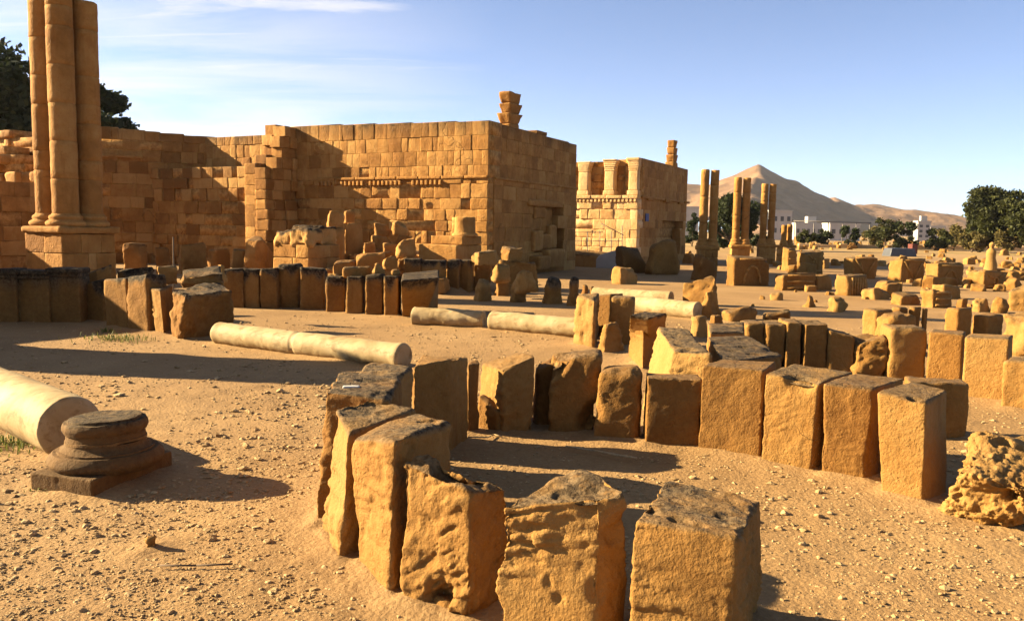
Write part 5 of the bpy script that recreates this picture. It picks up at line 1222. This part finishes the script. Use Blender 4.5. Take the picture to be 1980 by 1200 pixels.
for k in range(12):
    p = PD(1545 + k * 40, 470, 118); q_ = PD(1545 + (k + 1) * 40 - .6, 470, 118); h = .55 + .1 * math.sin(k * 4)
    c8 = [np.array([p[0], p[1], -.1]), np.array([q_[0], q_[1], -.1]), np.array([q_[0], q_[1] + .5, -.1]), np.array([p[0], p[1] + .5, -.1])]; c8 = c8 + [x + np.array([0, 0, h + .1]) for x in c8]
    a, f, s_ = rbox(c8, res=.4, r=.05, amp=.05, rough=.02, seed=600 + k, topst=0); mb.add(a, f, .8, 0)
mb.build('wall_section', M['pale'], lw)

# ---------------------------------------------------------------- trees, bushes, grass
def leaves(clumps, n, size, seed, flat=0.55):
    """leaf-sized faces spread through clumps (centre, radius)"""
    rg = np.random.default_rng(seed); wts = np.array([r ** 2 for _, r in clumps]); wts /= wts.sum()
    idx = rg.choice(len(clumps), n, p=wts); cen = np.array([c for c, _ in clumps])[idx]; rad = np.array([r for _, r in clumps])[idx]
    d = rg.normal(size=(n, 3)); d /= np.linalg.norm(d, axis=1, keepdims=True); rr = rad * np.clip(rg.normal(.78, .2, n), .1, 1.25)
    P = cen + d * rr[:, None] * np.array([1, 1, .85])
    a = rg.normal(size=(n, 3)); a /= np.linalg.norm(a, axis=1, keepdims=True); b = np.cross(a, rg.normal(size=(n, 3))); b /= np.linalg.norm(b, axis=1, keepdims=True)
    s = size * rg.uniform(.6, 1.4, n)[:, None]
    V = np.stack([P - a * s, P + b * s * flat, P + a * s, P - b * s * flat], 1).reshape(-1, 3)
    ti = np.clip(.5 + .22 * rg.normal(size=n) + .25 * vnoise(cen * .9 + 3), 0, 1)
    return V, np.arange(n * 4).reshape(-1, 4), np.repeat(ti, 4)
def tree(name, label, group, base, H, rx, zc0, nclump, n, size, mat, seed, trunk=.25, cat='tree', crz=None):
    rg = np.random.default_rng(seed); base = np.array([base[0], base[1], 0.0])
    e = empty(name, base, label, cat, group); cl = []; zmid = (zc0 + H) / 2; rz = (H - zc0) / 2
    limbs = MB(); fork = base + np.array([0, 0, max(.3, zc0 * .9)])
    lathe(limbs, base - [0, 0, .2], fork - base + [0, 0, .2], [(0, 0), (0, trunk * 1.4), (.4, trunk), (np.linalg.norm(fork - base) + .2, trunk * .7)], 9, .03, seed)
    for k in range(nclump):
        d = rg.normal(size=3); d /= np.linalg.norm(d); q = rg.uniform(.35, .95)
        c = base + np.array([d[0] * rx * q, d[1] * rx * q, zmid + d[2] * rz * q]); r = rx * rg.uniform(.20, .36); 
        c[2] = min(max(c[2], zc0 + r * .5), H - r * .8); cl.append((c, r))
        if k % 3 == 0:
            L = np.linalg.norm(c - fork); lathe(limbs, fork - [0, 0, .1], c - fork, [(0, trunk * .5), (L * .5, trunk * .28), (L, trunk * .08)], 6, .02, seed + k)
    V, F4, ti = leaves(cl, n, size, seed)
    mesh_obj('crown', V - base, F4, M[mat], e, False, {'tint': ti})
    limbs.build('trunk', M['bark'], e); return e
def at_tree(px, d): p = PD(px, 470, d); return p
def hgt(px, py, d): return EYE[2] + (HZ(px) - py) * d / FPX
FT = 'trees behind the western walls'
tree('dark_tree', 'big dark tree rising behind the walls left of the clustered pillar', FT, at_tree(20, 58), hgt(20, 94, 58), 5.4, 3.0, 60, 26000, .24, 'leaf_dark', 1, .4)
tree('dark_tree', 'dark tree crown peeping out right of the clustered pillar', FT, at_tree(175, 60), hgt(200, 165, 60), 3.3, 3.0, 40, 15000, .24, 'leaf_dark', 2, .35)
BT = 'trees and bushes at the foot of the hills'
tree('broad_tree', 'dark round tree standing behind the column pairs', BT, at_tree(1416, 95), hgt(1416, 372, 95), 3.1, 1.0, 36, 11000, .22, 'leaf_dark', 3, .3)
tree('broad_tree', 'large spreading tree before the right picture edge', BT, at_tree(1915, 105), hgt(1915, 364, 105), 3.9, 1.0, 56, 20000, .24, 'leaf', 4, .35)
tree('broad_tree', 'tree cut by the right picture edge', BT, at_tree(1988, 100), hgt(1985, 374, 100), 3.0, .8, 44, 13000, .24, 'leaf', 5, .3)
for (px, yt, d, rx, mat, lab, sd) in ((1712, 420, 112, 2.3, 'leaf', 'largest dark bush right of the pipe frame', 11), (1748, 428, 114, 2.0, 'leaf_dark', 'bush between the largest one and the narrow white house', 12), (1690, 430, 120, 1.8, 'leaf_dry', 'brownish bush at the end of the pipe frame', 13),
                                      (1640, 436, 118, 1.5, 'leaf_dark', 'small dark bush under the pipe frame', 14), (1588, 442, 122, 1.5, 'leaf_dark', 'low bush under the long white building', 15), (1556, 444, 122, 1.3, 'leaf', 'low green bush below the largest white building', 16),
                                      (1815, 440, 112, 2.0, 'leaf', 'bush right of the narrow white house', 17), (1845, 434, 115, 2.2, 'leaf_dry', 'brown-green bush left of the spreading tree', 18), (1880, 440, 104, 1.8, 'leaf_dry', 'dry bush under the spreading tree left half', 19),
                                      (1950, 440, 101, 2.0, 'leaf_dry', 'dry bush between the two right trees', 20), (1338, 408, 110, 1.6, 'leaf_dark', 'dark bush just right of the gate tower', 21), (1400, 434, 100, 1.6, 'leaf_dark', 'low dark bush between the first two column pairs', 22), (1456, 440, 104, 1.6, 'leaf_dark', 'low dark bush between the last two column pairs', 23)):
    tree('bush', lab, BT, at_tree(px, d), hgt(px, yt, d), rx, .0, 16, 2600, .17, mat, sd, .1, 'bush')
def tuft(label, px, py, n, h, rad, seed):
    rg = np.random.default_rng(seed); c = T(px, py); V = []; Fq = []; ti = []
    for k in range(n):
        b = c + np.append(rg.normal(size=2) * rad * np.array([1.2, .8]), 0); a = rg.uniform(0, 6.28); ln = h * rg.uniform(.5, 1.2); lean = np.array([math.cos(a), math.sin(a), 0]) * ln * rg.uniform(.3, 1.0); w_ = np.array([-math.sin(a), math.cos(a), 0]) * .006
        m_ = b + lean * .45 + np.array([0, 0, ln * .7]); t_ = b + lean + np.array([0, 0, ln * .75]); i = len(V)
        V += [b - w_, b + w_, m_ + w_ * .8, m_ - w_ * .8, t_ + w_ * .1, t_ - w_ * .1]; Fq += [[i, i + 1, i + 2, i + 3], [i + 3, i + 2, i + 4, i + 5]]; ti += [rg.random()] * 6
    o = mesh_obj('grass', np.array(V), np.array(Fq), M['grass'], None, False, {'tint': ti}); recentre(o, c); tag(o, label, 'grass tuft', 'grass tufts on the sand', 'stuff')
tuft('grass tuft under the thick marble shaft at the left edge', 28, 862, 260, .09, .16, 1)
tuft('small grass tuft before the plinth of the column base', 88, 948, 60, .05, .05, 2)
tuft('dry grass tuft on the sunlit sand before the western row', 228, 657, 160, .13, .22, 3)
tuft('tiny grass sprig in the shade before the western row', 208, 643, 50, .12, .08, 4)
tuft('green tuft in front of the gate passage wall', 1158, 497, 90, .5, .25, 5)

make_ground(); make_gravel()
# ---------------------------------------------------------------- air
def haze():
    x0, x1, y0, y1, z0, z1 = -700, 1900, -60, 2700, -5, 190
    me = bpy.data.meshes.new('haze'); me.from_pydata([(x, y, z) for z in (z0, z1) for x, y in ((x0, y0), (x1, y0), (x1, y1), (x0, y1))], [], [(3, 2, 1, 0), (0, 1, 5, 4), (1, 2, 6, 5), (2, 3, 7, 6), (3, 0, 4, 7), (4, 5, 6, 7)])
    o = bpy.data.objects.new('haze', me); COL.objects.link(o); o['kind'] = 'stuff'; o['label'] = 'thin pale haze in the air over the plain'
    m = bpy.data.materials.new('haze_air'); m.use_nodes = True; t = m.node_tree; t.nodes.clear()
    out = t.nodes.new('ShaderNodeOutputMaterial'); pv = t.nodes.new('ShaderNodeVolumePrincipled'); pv.inputs['Density'].default_value = 0.00006; pv.inputs['Color'].default_value = (.85, .88, .95, 1); pv.inputs['Anisotropy'].default_value = 0.2
    t.links.new(pv.outputs[0], out.inputs['Volume']); me.materials.append(m)
HAZE = True
if HAZE: haze()
